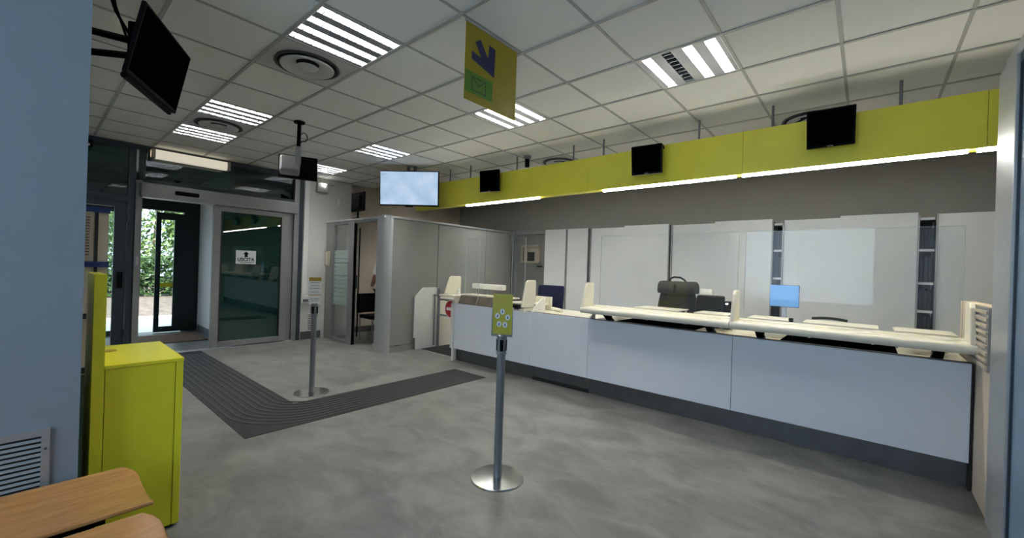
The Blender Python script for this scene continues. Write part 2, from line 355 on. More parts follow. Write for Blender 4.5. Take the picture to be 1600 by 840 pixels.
# ------------------------------------------------------------------ ceiling fittings
def luminaire(c, g, label, off=None, first=[None]):
    if first[0] is not None and off is None:
        o = copy_tree(first[0]); o.location = (GX(c)+.3, GY(g)+.3, CZ); o['label'] = label; return o
    t = local('ceiling_light', label, 'ceiling light', 'recessed louvre lights in the ceiling'); t.location = (GX(c)+.3, GY(g)+.3, CZ)
    a = .292
    b = MB(); b.box(-a, a, -a, a, .09, .10).box(-a, -a+.008, -a, a, -.004, .09).box(a-.008, a, -a, a, -.004, .09).box(-a, a, -a, -a+.012, -.004, .09).box(-a, a, a-.012, a, -.004, .09)
    b.build('housing', 'white', t)
    xs = [-.219, -.073, .073, .219]
    b = MB()
    for x in (-.146, 0, .146): b.box(x-.038, x+.038, -.28, .28, -.002, .004)
    b.box(-.284, -.262, -.28, .28, -.002, .004).box(.262, .284, -.28, .28, -.002, .004)
    b.build('cover_plate', 'housing', t)
    for i, x in enumerate(xs):
        b = MB()
        b.prism([(x-.036, 0), (x-.034, .045), (x-.015, .075), (x+.015, .075), (x+.034, .045), (x+.036, 0), (x+.045, 0), (x+.04, .05), (x+.016, .075), (x-.016, .075), (x-.04, .05), (x-.045, 0)], 'y', -.28, .28)
        for k in range(9): b.box(x-.037, x+.037, -.247+k*.061, -.2415+k*.061, -.003, .046)
        rf = b.build('louvre', 'reflector', t)
        MB().tube([(x, -.275, .060), (x, .275, .060)], .012, 10).build('tube', 'tubeoff' if off == i else 'tube', rf, smooth=True)
    if off is None: first[0] = t
    return t
LLAB = {(2, 1): 'large louvred ceiling light nearest the round vent at the top of the picture', (-2, 1): 'louvred ceiling light beyond the near round vent and behind the black tilted television',
 (-4, 1): 'louvred ceiling light just in front of the entrance doors', (5, 4): 'brightest louvred ceiling light above the counter with one unlit tube',
 (2, 4): 'louvred ceiling light partly hidden by the yellow hanging sign', (-2, 4): 'louvred ceiling light above the bright display screen', (-5, 4): 'farthest louvred ceiling light behind the small ceiling monitor',
 (-2, 8): 'louvred ceiling light behind the fascia over the left desks', (0, 8): 'unseen louvred ceiling light added behind the fascia between the left and middle desks', (-5, 8): 'unseen louvred ceiling light added over the booth behind the lit television', (2, 8): 'louvred ceiling light behind the fascia over the middle desks', (5, 8): 'louvred ceiling light behind the fascia over the right desks'}
for k in LUM:
    if k != (5, 4): luminaire(*k, LLAB[k])
luminaire(5, 4, LLAB[(5, 4)], off=1)
def diffuser(c, g, label, first=[None]):
    if first[0]:
        o = copy_tree(first[0])
    else:
        o = local('air_diffuser', label, 'air vent', 'round air diffusers in the ceiling')
        b = MB(); n = 40; a = .292; R = .235
        ring = [(R*math.cos(2*pi*k/n), R*math.sin(2*pi*k/n), -.003) for k in range(n)]
        sq = []
        for k in range(n):
            x, y = math.cos(2*pi*k/n), math.sin(2*pi*k/n); m_ = max(abs(x), abs(y)); sq.append((a*x/m_, a*y/m_, -.003))
        b._add(ring+sq, [(k, (k+1) % n, n+(k+1) % n, n+k) for k in range(n)]); b.build('plate', 'vent', o)
        MB().lathe([(.235, -.003), (.24, -.014), (.225, -.018), (.215, -.006), (.21, .05), (0, .05)]).build('duct_ring', 'ventdark', o, smooth=True)
        MB().lathe([(.200, -.020), (.195, -.030), (.17, -.028), (.10, .004), (.085, .008), (.085, .012), (.17, -.018), (.200, -.020)]).build('outer_cone', 'vent', o, smooth=True)
        MB().lathe([(.17, .012), (.10, .03), (0, .03)]).build('throat', 'dark', o, smooth=True)
        MB().lathe([(0, -.036), (.045, -.034), (.078, -.022), (.08, -.018), (0, -.012)]).build('inner_disc', 'vent', o, smooth=True)
        first[0] = o
    o.location = (GX(c)+.3, GY(g)+.3, CZ); o['label'] = label
diffuser(1, 1, 'large round air diffuser beside the nearest ceiling light')
diffuser(-3, 1, 'small round air diffuser between two lights near the entrance')
diffuser(1, 7, 'round air diffuser half hidden behind the yellow fascia between the left and middle black monitors')
diffuser(6, 7, 'round air diffuser showing behind the rightmost black monitor on the fascia')

# emergency light over the door
t = thing('emergency_lamp', 'long cream box lamp mounted over the sliding entrance door', 'lamp', (XE+.12, 1.57, 2.88))
MB().box(XE+.02, XE+.13, 1.10, 2.06, 2.83, 2.955).build('cover', 'lampbox', t, bevel=.015)
MB().box(XE+.0, XE+.03, 1.12, 2.04, 2.85, 2.93).build('base', 'white', t)
for y in (1.12, 2.035): MB().box(XE+.015, XE+.135, y-.02, y+.025, 2.826, 2.959).build('end_cap', 'notice', t, bevel=.008)

# ------------------------------------------------------------------ lime fascia with LED strips and hanging rods
YF = 4.4
fa = thing('fascia', 'long lime yellow suspended fascia above the counters', 'fascia', (-2.3, YF, 2.39))
segs = [-6.05, -4.4, -2.6, -.93, .62, 1.6]
for a, b in zip(segs, segs[1:]):
    MB().box(a+.0015, b-.0015, YF, YF+.05, 2.402, 2.795).build('panel', 'lime', fa)
MB().box(-6.05, 1.6, YF-.006, YF+.11, 2.388, 2.402).build('bottom_tray', 'lime', fa)
MB().box(-6.05, 1.6, YF+.05, YF+.06, 2.402, 2.78).build('backing', 'dark', fa)
for a, b in ((-4.75, -3.35), (-2.40, -.985), (-.93, .53), (.575, 1.5)):
    o = MB().box(a, b, YF-.004, YF+.035, 2.366, 2.388).build('led_strip', 'led', fa)
for x in (-5.2, -4.72, -3.78, -2.85, -2.43, -1.345, -.70, .165, 1.0):
    MB().tube([(x, YF+.045, 2.78), (x, YF+.045, CZ-.008)], .011, 8).build('hanging_rod', 'post', fa, smooth=True)
def monitor(name, label, W, H, D, stand=None, group=None, mscr='blackgl', bulge=.5, cat='monitor'):
    t = local(name, label, cat, group); b = .014
    MB().box(-D*.45, 0, -W/2, W/2, -H/2, H/2).build('casing', 'black', t, bevel=.006)
    MB().box(0, .0015, -W/2+b, W/2-b, -H/2+b*1.5, H/2-b).build('screen', mscr, t)
    k = bulge
    MB().prism([(-D*.44, -H*k*.8), (-D*.44, H*k*.8), (-D, H*k*.6), (-D, -H*k*.6)], 'y', -W*k*.8, W*k*.8).build('rear_housing', 'black', t, bevel=.008)
    return t
def place(t, loc, yaw, tilt):
    t.matrix_world = Matrix.Translation(loc) @ facing(math.radians(yaw), math.radians(tilt)).to_4x4()
FG = 'square black monitors on the lime fascia'
m1 = monitor('monitor', 'leftmost and smallest looking black monitor on the lime fascia', .32, .305, .09, group=FG)
MB().box(-.165, -.08, -.05, .05, -.06, .06).build('wall_mount', 'post', m1)
MB().box(.0, .003, -.02, .02, -.145, -.138).build('badge', 'alud', m1)
pm = [copy_tree(m1), copy_tree(m1)]
place(m1, (-4.13, 4.25, 2.661), -78, 3.6)
pm[0]['label'] = 'middle black monitor on the lime fascia, above the dark bag'; place(pm[0], (-1.816, 4.25, 2.624), -84.3, 8)
pm[1]['label'] = 'largest looking black monitor at the right end of the lime fascia, tilted down'; place(pm[1], (-.26, 4.245, 2.655), -88, 22)
cb_ = [(-.30, 4.38, 2.86), (-.42, 4.42, 2.855), (-.55, 4.42, 2.82), (-.66, 4.43, 2.78)]
for (pts, lab) in (([(-.16, 4.33, 2.78), (-.28, 4.44, 2.845), (-.42, 4.46, 2.85), (-.58, 4.46, 2.79)], 'black cable looping over the fascia behind the rightmost monitor'),
                   ([(-1.66, 4.33, 2.74), (-1.72, 4.45, 2.815), (-1.82, 4.46, 2.82), (-1.95, 4.44, 2.79)], 'black cable over the fascia behind the middle monitor')):
    tag(MB().tube(pts, .008, 8).build('cable', 'black', smooth=True), lab, 'cable')

t = thing('security_camera', 'small dark security camera hanging from the ceiling behind the fascia', 'camera', (-3.66, 4.52, CZ))
MB().lathe([(0, -.0), (.055, -.0), (.055, -.03), (.03, -.045), (0, -.045)], (-3.66, 4.52, CZ-.006), 24).build('base', 'post', t, smooth=True)
MB().tube([(-3.66, 4.52, CZ-.04), (-3.66, 4.52, CZ-.16)], .032, 16).build('body', 'black', t, smooth=True)

# ------------------------------------------------------------------ hanging sign
XS = -1.97
t = thing('hanging_sign', 'yellow hanging sign with blue arrow and envelope symbol on green square', 'sign', (XS, 2.02, 2.98))
MB().box(XS-.004, XS, 1.775, 2.275, 2.492, 2.985).build('board', 'signyel', t)
MB().box(XS-.010, XS+.006, 1.77, 2.28, 2.985, 3.0).build('top_rail', 'alu', t)
MB().box(XS, XS+.0015, 1.778, 2.03, 2.545, 2.682).build('green_square', 'signgreen', t)
def sg(u, v): return (1.775+u*.5, 2.492+v*.493)
arw = [(.17, .80), (.262, .862), (.408, .665), (.425, .86), (.545, .845), (.535, .455), (.11, .555), (.11, .655), (.285, .625)]
MB().prism([sg(*p) for p in arw], 'x', XS, XS+.0015).build('arrow', 'navy', t)
ev = MB(); y0, y1, z0, z1 = 1.835, 1.965, 2.565, 2.655; q = .0045
ev.box(XS+.0012, XS+.0025, y0, y1, z0, z0+q).box(XS+.0012, XS+.0025, y0, y1, z1-q, z1).box(XS+.0012, XS+.0025, y0, y0+q, z0, z1).box(XS+.0012, XS+.0025, y1-q, y1, z0, z1)
ym = (y0+y1)/2
ev.prism([(y0, z1), (y0+.006, z1), (ym, z0+.045), (ym, z0+.038)], 'x', XS+.0012, XS+.0025).prism([(y1, z1), (y1-.006, z1), (ym, z0+.045), (ym, z0+.038)], 'x', XS+.0012, XS+.0025)
ev.build('envelope', 'ink', t)
for y in (1.86, 2.2): MB().tube([(XS, y, 2.99), (XS, y, CZ)], .006, 8).build('hook', 'alu', t)

# ------------------------------------------------------------------ televisions
# tilted one on the pillar
t = monitor('television', 'black tilted television on a bracket beside the blue-grey wall', .60, .36, .045, cat='television', bulge=.42)
MB().box(-.036, -.012, -.27, .285, -.200, -.17).build('speaker_bar', 'black', t, bevel=.01)
place(t, (-2.93, .452, 2.466), 62, 11)
tv1 = t
t = thing('television_bracket', 'black two-arm steel bracket holding the tilted television', 'bracket', (-3.2, .17, 2.45))
for za, zb in ((2.65, 2.57), (2.53, 2.50)): MB().tube([(-3.27, .17, za), (-3.0, .39, zb)], .019, 4).build('arm', 'black', t)
MB().box(-3.36, -3.18, .16, .175, 2.33, 2.68).build('wall_plate', 'black', t)
MB().prism([(-3.05, .34), (-2.99, .315), (-2.93, .40), (-2.99, .43)], 'z', 2.36, 2.66).build('head', 'black', t)
tag(MB().tube([(-3.02, .36, 2.56), (-3.10, .33, 2.64), (-3.14, .28, 2.75), (-3.17, .25, 2.87), (-3.19, .24, CZ)], .007, 8).tube([(-3.03, .35, 2.5), (-3.10, .32, 2.62), (-3.145, .28, 2.78), (-3.18, .25, CZ)], .006, 8).build('cable', 'black', smooth=True),
    'black cables rising from the tilted television to the ceiling', 'cable')

# small monitor on ceiling pole, seen from behind
t = monitor('television', 'small monitor on a black ceiling pole, seen from its silver back', .40, .29, .07, cat='television', bulge=.5)
MB().prism([(-.035, -.13), (-.035, .13), (-.085, .10), (-.085, -.08)], 'y', -.02, .185).build('back_cover', 'alud', t, bevel=.02)
place(t, (-4.99, 1.99, 2.49), 159, 18)
t = thing('ceiling_mount', 'black ceiling pole with cable loop carrying the small monitor', 'mount', (-4.93, 1.965, CZ))
MB().lathe([(0, 0), (.06, 0), (.055, -.018), (.02, -.022), (0, -.022)], (-4.93, 1.965, CZ-.006), 20).build('ceiling_plate', 'black', t)
MB().tube([(-4.93, 1.965, CZ-.02), (-4.93, 1.965, 2.7)], .021, 12).build('pole', 'black', t, smooth=True)
MB().tube([(-4.93, 1.965, 2.72), (-4.93, 1.965, 2.46)], .032, 4).build('sleeve', 'alud', t)
MB().tube([(-4.92, 1.98, 2.86)]+[(-4.92+.0*k, 2.0+.045*math.sin(k*.7)+.01, 2.84+.05*math.cos(k*.7)) for k in range(0, 6)]+[(-4.93, 1.98, 2.76)], .005, 6).build('cable_loop', 'black', t, smooth=True)

# bright display
t = monitor('television', 'large lit television showing a pale blue picture, hung above the booth', .956, .55, .07, cat='television', mscr='display', bulge=.35)
MB().box(.001, .0025, -.455, -.36, .225, .229).box(.001, .0025, -.455, -.40, .205, .209).build('screen_caption', 'ink', t)
MB().box(-.03, .005, -.06, .06, -.29, -.272).build('sensor_bump', 'black', t, bevel=.005)
place(t, (-5.54, 3.893, 2.635), -53.6, 3.9)
t = thing('ceiling_mount', 'grey bracket fixing the lit television to the ceiling', 'mount', (-5.60, 3.96, CZ))
b = MB(); b.box(-5.65, -5.63, 3.92, 3.97, 2.6, CZ).box(-5.56, -5.54, 3.98, 4.03, 2.6, CZ).box(-5.65, -5.54, 3.92, 4.03, CZ-.02, CZ-.005); b.build('frame', 'post', t)

# ------------------------------------------------------------------ booth
HB = 2.2
XB, YB = -5.8, 3.68
bo = thing('office_booth', 'grey panelled office booth with glazed front and rounded corner post', 'booth', (XB, YB, 0))
for a, b in ((YB+.11, 4.73), (4.73, 5.94), (5.94, 6.70)):
    MB().box(XB-.06, XB, a+.006, b-.006, .106, HB-.036).build('wall_panel', 'boothp', bo, bevel=.003)
MB().box(XB-.055, XB-.004, YB+.1, 6.70, 0, .10).build('plinth', 'boothp', bo)
MB().box(XB-.065, XB-.025, YB+.1, 6.70, .02, HB-.02).build('panel_core', 'dark', bo)
MB().box(XB-.07, XB+.012, YB+.06, 6.72, HB-.03, HB+.0).box(-7.85, XB-.05, YB-.012, YB+.07, HB-.03, HB).build('top_rail', 'alu', bo, bevel=.004)
ang = [(-pi/2+pi/2*k/8) for k in range(9)]
cp = [(XB-.115+.125*math.cos(a), YB+.115+.125*math.sin(a)) for a in ang]
MB().prism([(XB-.25, YB-.01)]+cp+[(XB+.01, YB+.115), (XB-.08, YB+.115), (XB-.08, YB+.07), (XB-.25, YB+.07)], 'z', 0, HB+.012).build('corner_post', 'alu', bo, smooth=True)
MB().box(-7.83, -7.60, YB, YB+.06, .10, HB-.03).box(-7.83, -7.60, YB+.003, YB+.05, 0, .095).build('front_panel', 'boothp', bo)
wfm = MB()
for x0, x1 in ((-7.60, -7.545), (-6.98, -6.80)): wfm.box(x0, x1, YB-.005, YB+.065, 0, HB-.03)
wfm.box(-7.545, -6.98, YB, YB+.06, 0, .05).box(-7.545, -6.98, YB, YB+.06, HB-.08, HB-.03).box(-6.80, XB-.25, YB, YB+.06, HB-.075, HB-.03).box(-6.84, -6.80, YB, YB+.06, 0, HB)
wfm.build('front_frame', 'alud', bo, bevel=.004)
pn = MB().box(-7.545, -6.98, YB+.028, YB+.034, .05, HB-.08).build('glass_pane', 'glass', bo)
st = MB()
for k in range(13): st.box(-7.54, -6.985, YB+.025, YB+.027, .66+k*.077, .66+k*.077+.066)
st.build('frosted_stripes', 'stripe', pn)
def leafpr(a, b, o0, o1):
    d = Vector((-.86, .51)).normalized(); n = Vector((-d.y, d.x)); h0 = Vector((-6.80, YB+.09))
    return [tuple(h0+d*a+n*o0), tuple(h0+d*b+n*o0), tuple(h0+d*b+n*o1), tuple(h0+d*a+n*o1)]
dr = MB().prism(leafpr(0, .62, 0, .006), 'z', .03, HB-.1).build('door_leaf', 'glass', bo)
st = MB()
for k in range(13): st.prism(leafpr(.01, .60, .007, .009), 'z', .66+k*.077, .66+k*.077+.066)
st.build('frosted_stripes', 'stripe', dr)
MB().prism(leafpr(.62, .64, -.01, .015), 'z', .03, HB-.1).build('door_edge', 'black', bo)
MB().prism(leafpr(.53, .56, .009, .05), 'z', .95, 1.2).build('door_handle', 'black', dr)
# inner back wall of the booth
struct(box('wall_booth_inner', 'beige', -8.0, XB-.07, 6.72, 6.8, 0, 2.2))
t = tag(MB().box(-7.80, -7.66, YB-.035, YB-.001, 1.36, 1.64).build('intercom_panel', 'notice', bevel=.006), 'cream intercom plate on the grey panel left of the booth window', 'intercom')
MB().box(-7.77, -7.69, YB-.038, YB-.035, 1.38, 1.62).build('face_plate', 'cream', t)
t = thing('monitor', 'black monitor seen from behind on top of the booth', 'monitor', (-6.75, 3.72, HB))
MB().box(-6.98, -6.56, 3.70, 3.74, 2.33, 2.66).build('casing', 'black', t, bevel=.01)
MB().box(-6.90, -6.64, 3.665, 3.70, 2.38, 2.60).build('rear_housing', 'black', t, bevel=.02)
MB().tube([(-6.77, 3.72, HB+.01), (-6.77, 3.72, 2.36)], .018, 12).build('neck', 'black', t)
MB().box(-6.87, -6.67, 3.67, 3.77, HB, HB+.015).build('foot', 'black', t, bevel=.004)

# booth furniture
t = thing('desk', 'small dark topped desk inside the booth', 'desk', (-7.0, 4.9, 0))
MB().box(-7.64, -6.35, 4.62, 5.25, .67, .70).build('tabletop', 'desk', t, bevel=.004)
MB().box(-7.62, -7.30, 4.64, 5.2, .06, .67).build('pedestal', 'deskside', t)
MB().tube([(-6.42, 4.68, 0), (-6.42, 4.68, .67)], .02, 8).tube([(-6.42, 5.2, 0), (-6.42, 5.2, .67)], .02, 8).build('leg', 'post', t)
def chair(name, label, fab, x, y, rz, seatz=.45, backz=(.62, 1.0), W=.46, office=False):
    t = local(name, label, 'chair')
    MB().box(-.22, .22, -W/2, W/2, seatz-.05, seatz+.02).build('seat', fab, t, bevel=.03)
    pts = []
    for s_ in (1,):
        n = 8
        b = MB(); v = []
        for iz, z in enumerate([backz[0], (backz[0]+backz[1])/2, backz[1]-.03, backz[1]]):
            for k in range(n+1):
                yy = -W/2+W*k/n; cur = .05*(1-(2*k/n-1)**2); inset = .03 if z == backz[1] else 0
                yy *= (1-inset*2); v.append((-.22-cur-(z-backz[0])*.1, yy, z))
        fs = []
        for iz in range(3):
            for k in range(n): fs.append((iz*(n+1)+k, iz*(n+1)+k+1, (iz+1)*(n+1)+k+1, (iz+1)*(n+1)+k))
        b._add(v, fs); o = b.build('backrest', fab, t, smooth=True, fix=False)
        md = o.modifiers.new('solid', 'SOLIDIFY'); md.thickness = .045; md.offset = 0
        md = o.modifiers.new('bevel', 'BEVEL'); md.width = .012; md.segments = 2
    if office:
        MB().tube([(0, 0, .08), (0, 0, seatz-.05)], .028, 12).build('gas_column', 'black', t)
        MB().box(-.27, -.235, -.03, .03, seatz-.04, backz[0]+.1).build('back_support', 'black', t)
        for k in range(5):
            a = 2*pi*k/5; lg = MB().tube([(0, 0, .1), (.28*math.cos(a), .28*math.sin(a), .07)], [.025, .016], 8).build('leg', 'black', t)
            MB().tube([(.28*math.cos(a), .28*math.sin(a)-.02, .03), (.28*math.cos(a), .28*math.sin(a)+.02, .03)], .03, 14).build('castor', 'rubber', lg)
    else:
        for sx in (-.2, .2):
            for sy in (-W/2+.02, W/2-.02): MB().tube([(sx*1.05, sy, 0), (sx, sy, seatz-.03)], .012, 8).build('leg', 'post', t)
        for sy in (-W/2+.02, W/2-.02): MB().tube([(-.2, sy, seatz-.04), (-.25, sy, backz[0]+.2)], .012, 8).build('back_frame', 'post', t)
    t.location = (x, y, 0); t.rotation_euler = (0, 0, rz); return t
chair('office_chair', 'black chair standing at the desk inside the booth, seen through its door', 'blackfab', -6.98, 4.27, math.radians(2), seatz=.46, backz=(.5, .86))
chair('office_chair', 'navy blue office chair behind the left part of the counter', 'bluefab', -3.88, 5.3, math.radians(-82), seatz=.5, backz=(.72, 1.17), W=.46, office=True)

# ------------------------------------------------------------------ person in the booth, mostly behind the corner post
def skin(name, m, verts, edges, rad, parent=None, root=0, sub=2):
    me = bpy.data.meshes.new(name); o0 = ORG.get(parent.name, Vector((0, 0, 0))) if parent else Vector((0, 0, 0))
    me.from_pydata([Vector(v)-o0 for v in verts], edges, []); me.materials.append(M[m])
    o = bpy.data.objects.new(name, me); COL.objects.link(o)
    md = o.modifiers.new('skin', 'SKIN'); md.use_smooth_shade = True
    for i, r in enumerate(rad):
        sv = me.skin_vertices[0].data[i]; sv.radius = r if isinstance(r, tuple) else (r, r); sv.use_root = (i == root)
    md = o.modifiers.new('sub', 'SUBSURF'); md.levels = sub; md.render_levels = sub
    if parent: o.parent = parent; ORG[o.name] = o0
    return o
PX, PY = -6.225, 3.98
P = lambda dx, dy, z: (PX-dx, PY-dy, z)              # dx: forward, dy: the person's left (towards -y)
V = [P(0, 0, .95), P(0, 0, 1.15), P(.01, 0, 1.38), P(.015, 0, 1.47), P(.03, 0, 1.54), P(.04, 0, 1.62), P(.04, 0, 1.72),
     P(.0, .09, .90), P(.02, .095, .50), P(-.01, .10, .09), P(.07, .10, .04), P(.14, .10, .03),
     P(0, -.09, .90), P(.02, -.095, .50), P(-.01, -.10, .09), P(.07, -.10, .04), P(.14, -.10, .03),
     P(0, .17, 1.40), P(.03, .22, 1.12), P(.20, .14, 1.06), P(.26, .10, 1.07),
     P(0, -.17, 1.40), P(.03, -.22, 1.12), P(.20, -.14, 1.06), P(.26, -.10, 1.07)]
Ed = [(0, 1), (1, 2), (2, 3), (3, 4), (4, 5), (5, 6), (0, 7), (7, 8), (8, 9), (9, 10), (10, 11), (0, 12), (12, 13), (13, 14), (14, 15), (15, 16),
      (2, 17), (17, 18), (18, 19), (19, 20), (2, 21), (21, 22), (22, 23), (23, 24)]
Rd = [(.10, .13), (.09, .12), (.09, .14), .055, .05, (.075, .085), (.07, .075), .08, .055, .038, .035, .025, .08, .055, .038, .035, .025,
      .05, .038, .028, .03, .05, .038, .028, .03]
for s_, base in ((1, 20), (-1, 24)):                  # five fingers on each hand
    c_ = Vector(V[base])
    for k, (oz, L) in enumerate(((.028, .060), (.010, .068), (-.008, .062), (-.026, .050))):
        i = len(V); V.append(tuple(c_+Vector((-.045, s_*.01, oz)))); V.append(tuple(c_+Vector((-.045-L*.6, s_*.018, oz*1.05-.004)))); V.append(tuple(c_+Vector((-.045-L, s_*.030, oz*1.05-.014))))
        Ed += [(base, i), (i, i+1), (i+1, i+2)]; Rd += [.0095, .0085, .0075]
    i = len(V); V.append(tuple(c_+Vector((-.01, s_*.02, .035)))); V.append(tuple(c_+Vector((-.045, s_*.035, .052)))); Ed += [(base, i), (i, i+1)]; Rd += [.012, .009]
pb = skin('person', 'skin', V, Ed, Rd)
tag(pb, 'person in white shirt and black trousers standing half hidden behind the booth corner post', 'person')
skin('shirt', 'shirt', [P(0, 0, .92), P(0, 0, 1.15), P(.01, 0, 1.38), P(.012, 0, 1.46), P(0, .17, 1.41), P(.025, .212, 1.22), P(0, -.17, 1.41), P(.025, -.212, 1.22)],
     [(0, 1), (1, 2), (2, 3), (2, 4), (4, 5), (2, 6), (6, 7)], [(.115, .145), (.105, .135), (.105, .155), .06, .062, .052, .062, .052], pb)
skin('trousers', 'trouser', [P(0, 0, .97), P(0, .09, .90), P(.02, .095, .50), P(-.01, .10, .10), P(0, -.09, .90), P(.02, -.095, .50), P(-.01, -.10, .10)],
     [(0, 1), (1, 2), (2, 3), (0, 4), (4, 5), (5, 6)], [(.115, .145), .095, .072, .06, .095, .072, .06], pb)
for s_ in (1, -1):
    skin('shoe', 'white', [P(-.05, s_*.10, .055), P(.03, s_*.10, .055), P(.12, s_*.10, .045), P(.19, s_*.10, .035)], [(0, 1), (1, 2), (2, 3)], [(.045, .05), (.048, .05), (.045, .04), (.035, .03)], pb)
skin('hair', 'hair', [P(-.02, 0, 1.64), P(-.01, 0, 1.72), P(.05, 0, 1.77)], [(0, 1), (1, 2)], [(.08, .09), (.09, .095), (.06, .07)], pb)
MB().lathe([(0, -.012), (.014, -.008), (.012, .012), (0, .03)], P(.118, 0, 1.64), 12).build('nose', 'skin', pb, smooth=True)
for s_ in (1, -1):
    MB().lathe([(0, -.008), (.010, 0), (0, .008)], P(.108, s_*.03, 1.675), 10).build('eye', 'hair', pb, smooth=True)
    MB().lathe([(0, -.03), (.012, -.01), (.014, .015), (0, .03)], P(.03, s_*.088, 1.65), 10).build('ear', 'skin', pb, smooth=True)
MB().box(*sorted((PX-.121, PX-.108)), PY-.022, PY+.022, 1.598, 1.606).build('mouth', 'red', pb, bevel=.003)

# ------------------------------------------------------------------ fittings on the white entrance wall
t = thing('wall_speaker', 'square white loudspeaker high on the white wall by the entrance', 'speaker', (XE, 3.56, 2.83))
MB().box(XE, XE+.07, 3.45, 3.67, 2.73, 2.93).build('casing', 'vent', t, bevel=.02)
MB().lathe([(0, .0), (.07, 0), (.07, .01), (0, .01)], (0, 0, 0), 20).build('grille', 'wall', t).matrix_local = Matrix.Translation((.07, 0, 0)) @ Matrix.Rotation(pi/2, 4, 'Y')
MB().box(XE+.08, XE+.088, 3.565, 3.58, 2.87, 2.885).build('indicator_light', 'tube', t)
tag(MB().box(XE, XE+.05, 3.71, 3.80, 2.90, 2.975).build('motion_detector', 'white', bevel=.012), 'small white motion detector tucked under the ceiling beside the loudspeaker', 'detector')
tag(MB().box(XE, XE+.03, 3.86, 3.92, 2.55, 2.66).build('thermostat', 'white', bevel=.006), 'small white thermostat on the wall above the booth window', 'thermostat')
tag(MB().box(XE, XE+.03, 3.255, 3.34, .82, 2.99).build('cable_duct', 'white', bevel=.004), 'vertical white cable duct beside the entrance frame', 'cable duct')
t = tag(MB().box(XE, XE+.05, 3.25, 3.40, .66, .81).build('socket_box', 'white', bevel=.006), 'white socket box at the foot of the vertical cable duct', 'socket')
MB().box(XE+.05, XE+.055, 3.27, 3.38, .69, .74).build('socket', 'post', t)
b = MB(); b.box(XE, XE+.02, 3.38, 3.47, .15, .47)
t = tag(b.build('wall_vent', 'wall'), 'small slatted vent low on the white wall behind the far post', 'vent')
b = MB()
for k in range(9): b.box(XE+.02, XE+.022, 3.39, 3.46, .17+k*.033, .185+k*.033)
b.build('slots', 'ventdark', t)
t = thing('warning_beacon', 'small black and white alarm unit at the top left corner of the entrance', 'alarm', (XE+.05, .45, 2.88))
MB().box(XE+.01, XE+.08, .40, .52, 2.83, 2.93).build('casing', 'black', t, bevel=.01); MB().box(XE+.08, XE+.083, .45, .49, 2.85, 2.88).box(XE+.08, XE+.083, .45, .47, 2.88, 2.915).build('marking', 'white', t)

# ------------------------------------------------------------------ pillar grille and benches
t = thing('wall_grille', 'aluminium louvred grille low in the blue-grey wall behind the bench', 'grille', (-2.62, -.25, .25))
b = MB(); XG = -2.62
b.box(XG, XG+.012, -.62, .075, .655, .685).box(XG, XG+.012, -.62, .075, .16, .20).box(XG, XG+.012, .05, .075, .2, .655).box(XG, XG+.012, -.62, -.56, .2, .655); b.build('frame', 'alu', t)
MB().box(XG+.0005, XG+.002, -.56, .05, .2, .655).build('backing', 'dark', t)
b = MB()
for k in range(22):
    z = .203+k*.0205; b.prism([(XG+.003, z+.009), (XG+.011, z), (XG+.0125, z+.002), (XG+.005, z+.011)], 'y', -.56, .05)
b.build('slats', 'alu', t)
MB().tube([(XG+.012, .0625, .60), (XG+.015, .0625, .60)], .005, 10).build('screw', 'kick', t)
def bench(x0, x1, y1, label):
    t = local('waiting_bench', label, 'bench', 'plywood waiting bench seats')
    b = MB(); n = 14; L = 1.15; W = x1-x0; zc = lambda s: .420+.030*(abs(2*s-1.05)**2.2)-.012
    ny = 12; v = []; fs = []
    for j in range(ny+1):
        y = y1-L+L*j/ny
        for i in range(n+1):
            s = i/n; d = 0
            yy = y
            if j == ny:
                e = s*W; yy = y-(.045*(1-min(1, e/.09))**2)
            v.append((x0+W*s, yy, zc(s)))
    for j in range(ny):
        for i in range(n): fs.append((j*(n+1)+i, j*(n+1)+i+1, (j+1)*(n+1)+i+1, (j+1)*(n+1)+i))
    b._add(v, fs); o = b.build('seat', 'wood', t, smooth=True); md = o.modifiers.new('solid', 'SOLIDIFY'); md.thickness = .016; md.offset = -1
    md = o.modifiers.new('bevel', 'BEVEL'); md.width = .004; md.segments = 2
    xm = (x0+x1)/2
    MB().box(xm-.03, xm+.03, y1-L+.05, y1-.12, .33, .385).build('beam', 'black', t)
    for y in (y1-.17, y1-L+.2):
        MB().box(xm-.02, xm+.02, y-.02, y+.02, .02, .34).box(xm-.19, xm+.19, y-.02, y+.02, .0, .025).box(xm-.13, xm+.13, y-.02, y+.02, .385, .398).build('leg', 'black', t)
    return t
bench(-2.575, -2.135, .345, 'beech plywood bench seat with curved front against the blue-grey wall')
bench(-2.06, -1.62, .345, 'second plywood bench seat cut off by the bottom edge, in front of the first')

# ------------------------------------------------------------------ yellow letter cabinet and notice stand
t = thing('yellow_cabinet', 'tall lemon yellow cabinet with a raised side board beside the bench', 'cabinet', (-3.05, .37, 0))
MB().box(-3.37, -2.754, .250, .515, .015, .872).build('body', 'yellow', t)
MB().box(-3.37, -2.75, .518, .548, .015, .874).build('door', 'yellow', t, bevel=.002)
MB().box(-3.375, -2.748, .247, .55, .874, .892).build('top', 'yellow', t, bevel=.002)
MB().prism([(-3.10, .0), (-2.752, .0), (-2.752, 1.33), (-3.10, 1.33)], 'y', .203, .247).build('side_board', 'yellow', t, bevel=.002)
MB().lathe([(0, 0), (.034, 0), (.034, .003), (.0, .003)], (-3.18, .30, .8915), 24).build('cable_grommet', 'gold', t)
MB().box(-3.35, -2.77, .26, .53, 0, .015).build('base', 'black', t)
t = thing('notice_stand', 'tall beige notice stand with black joints and blue bands behind the yellow cabinet', 'stand', (-3.75, .1, 0))
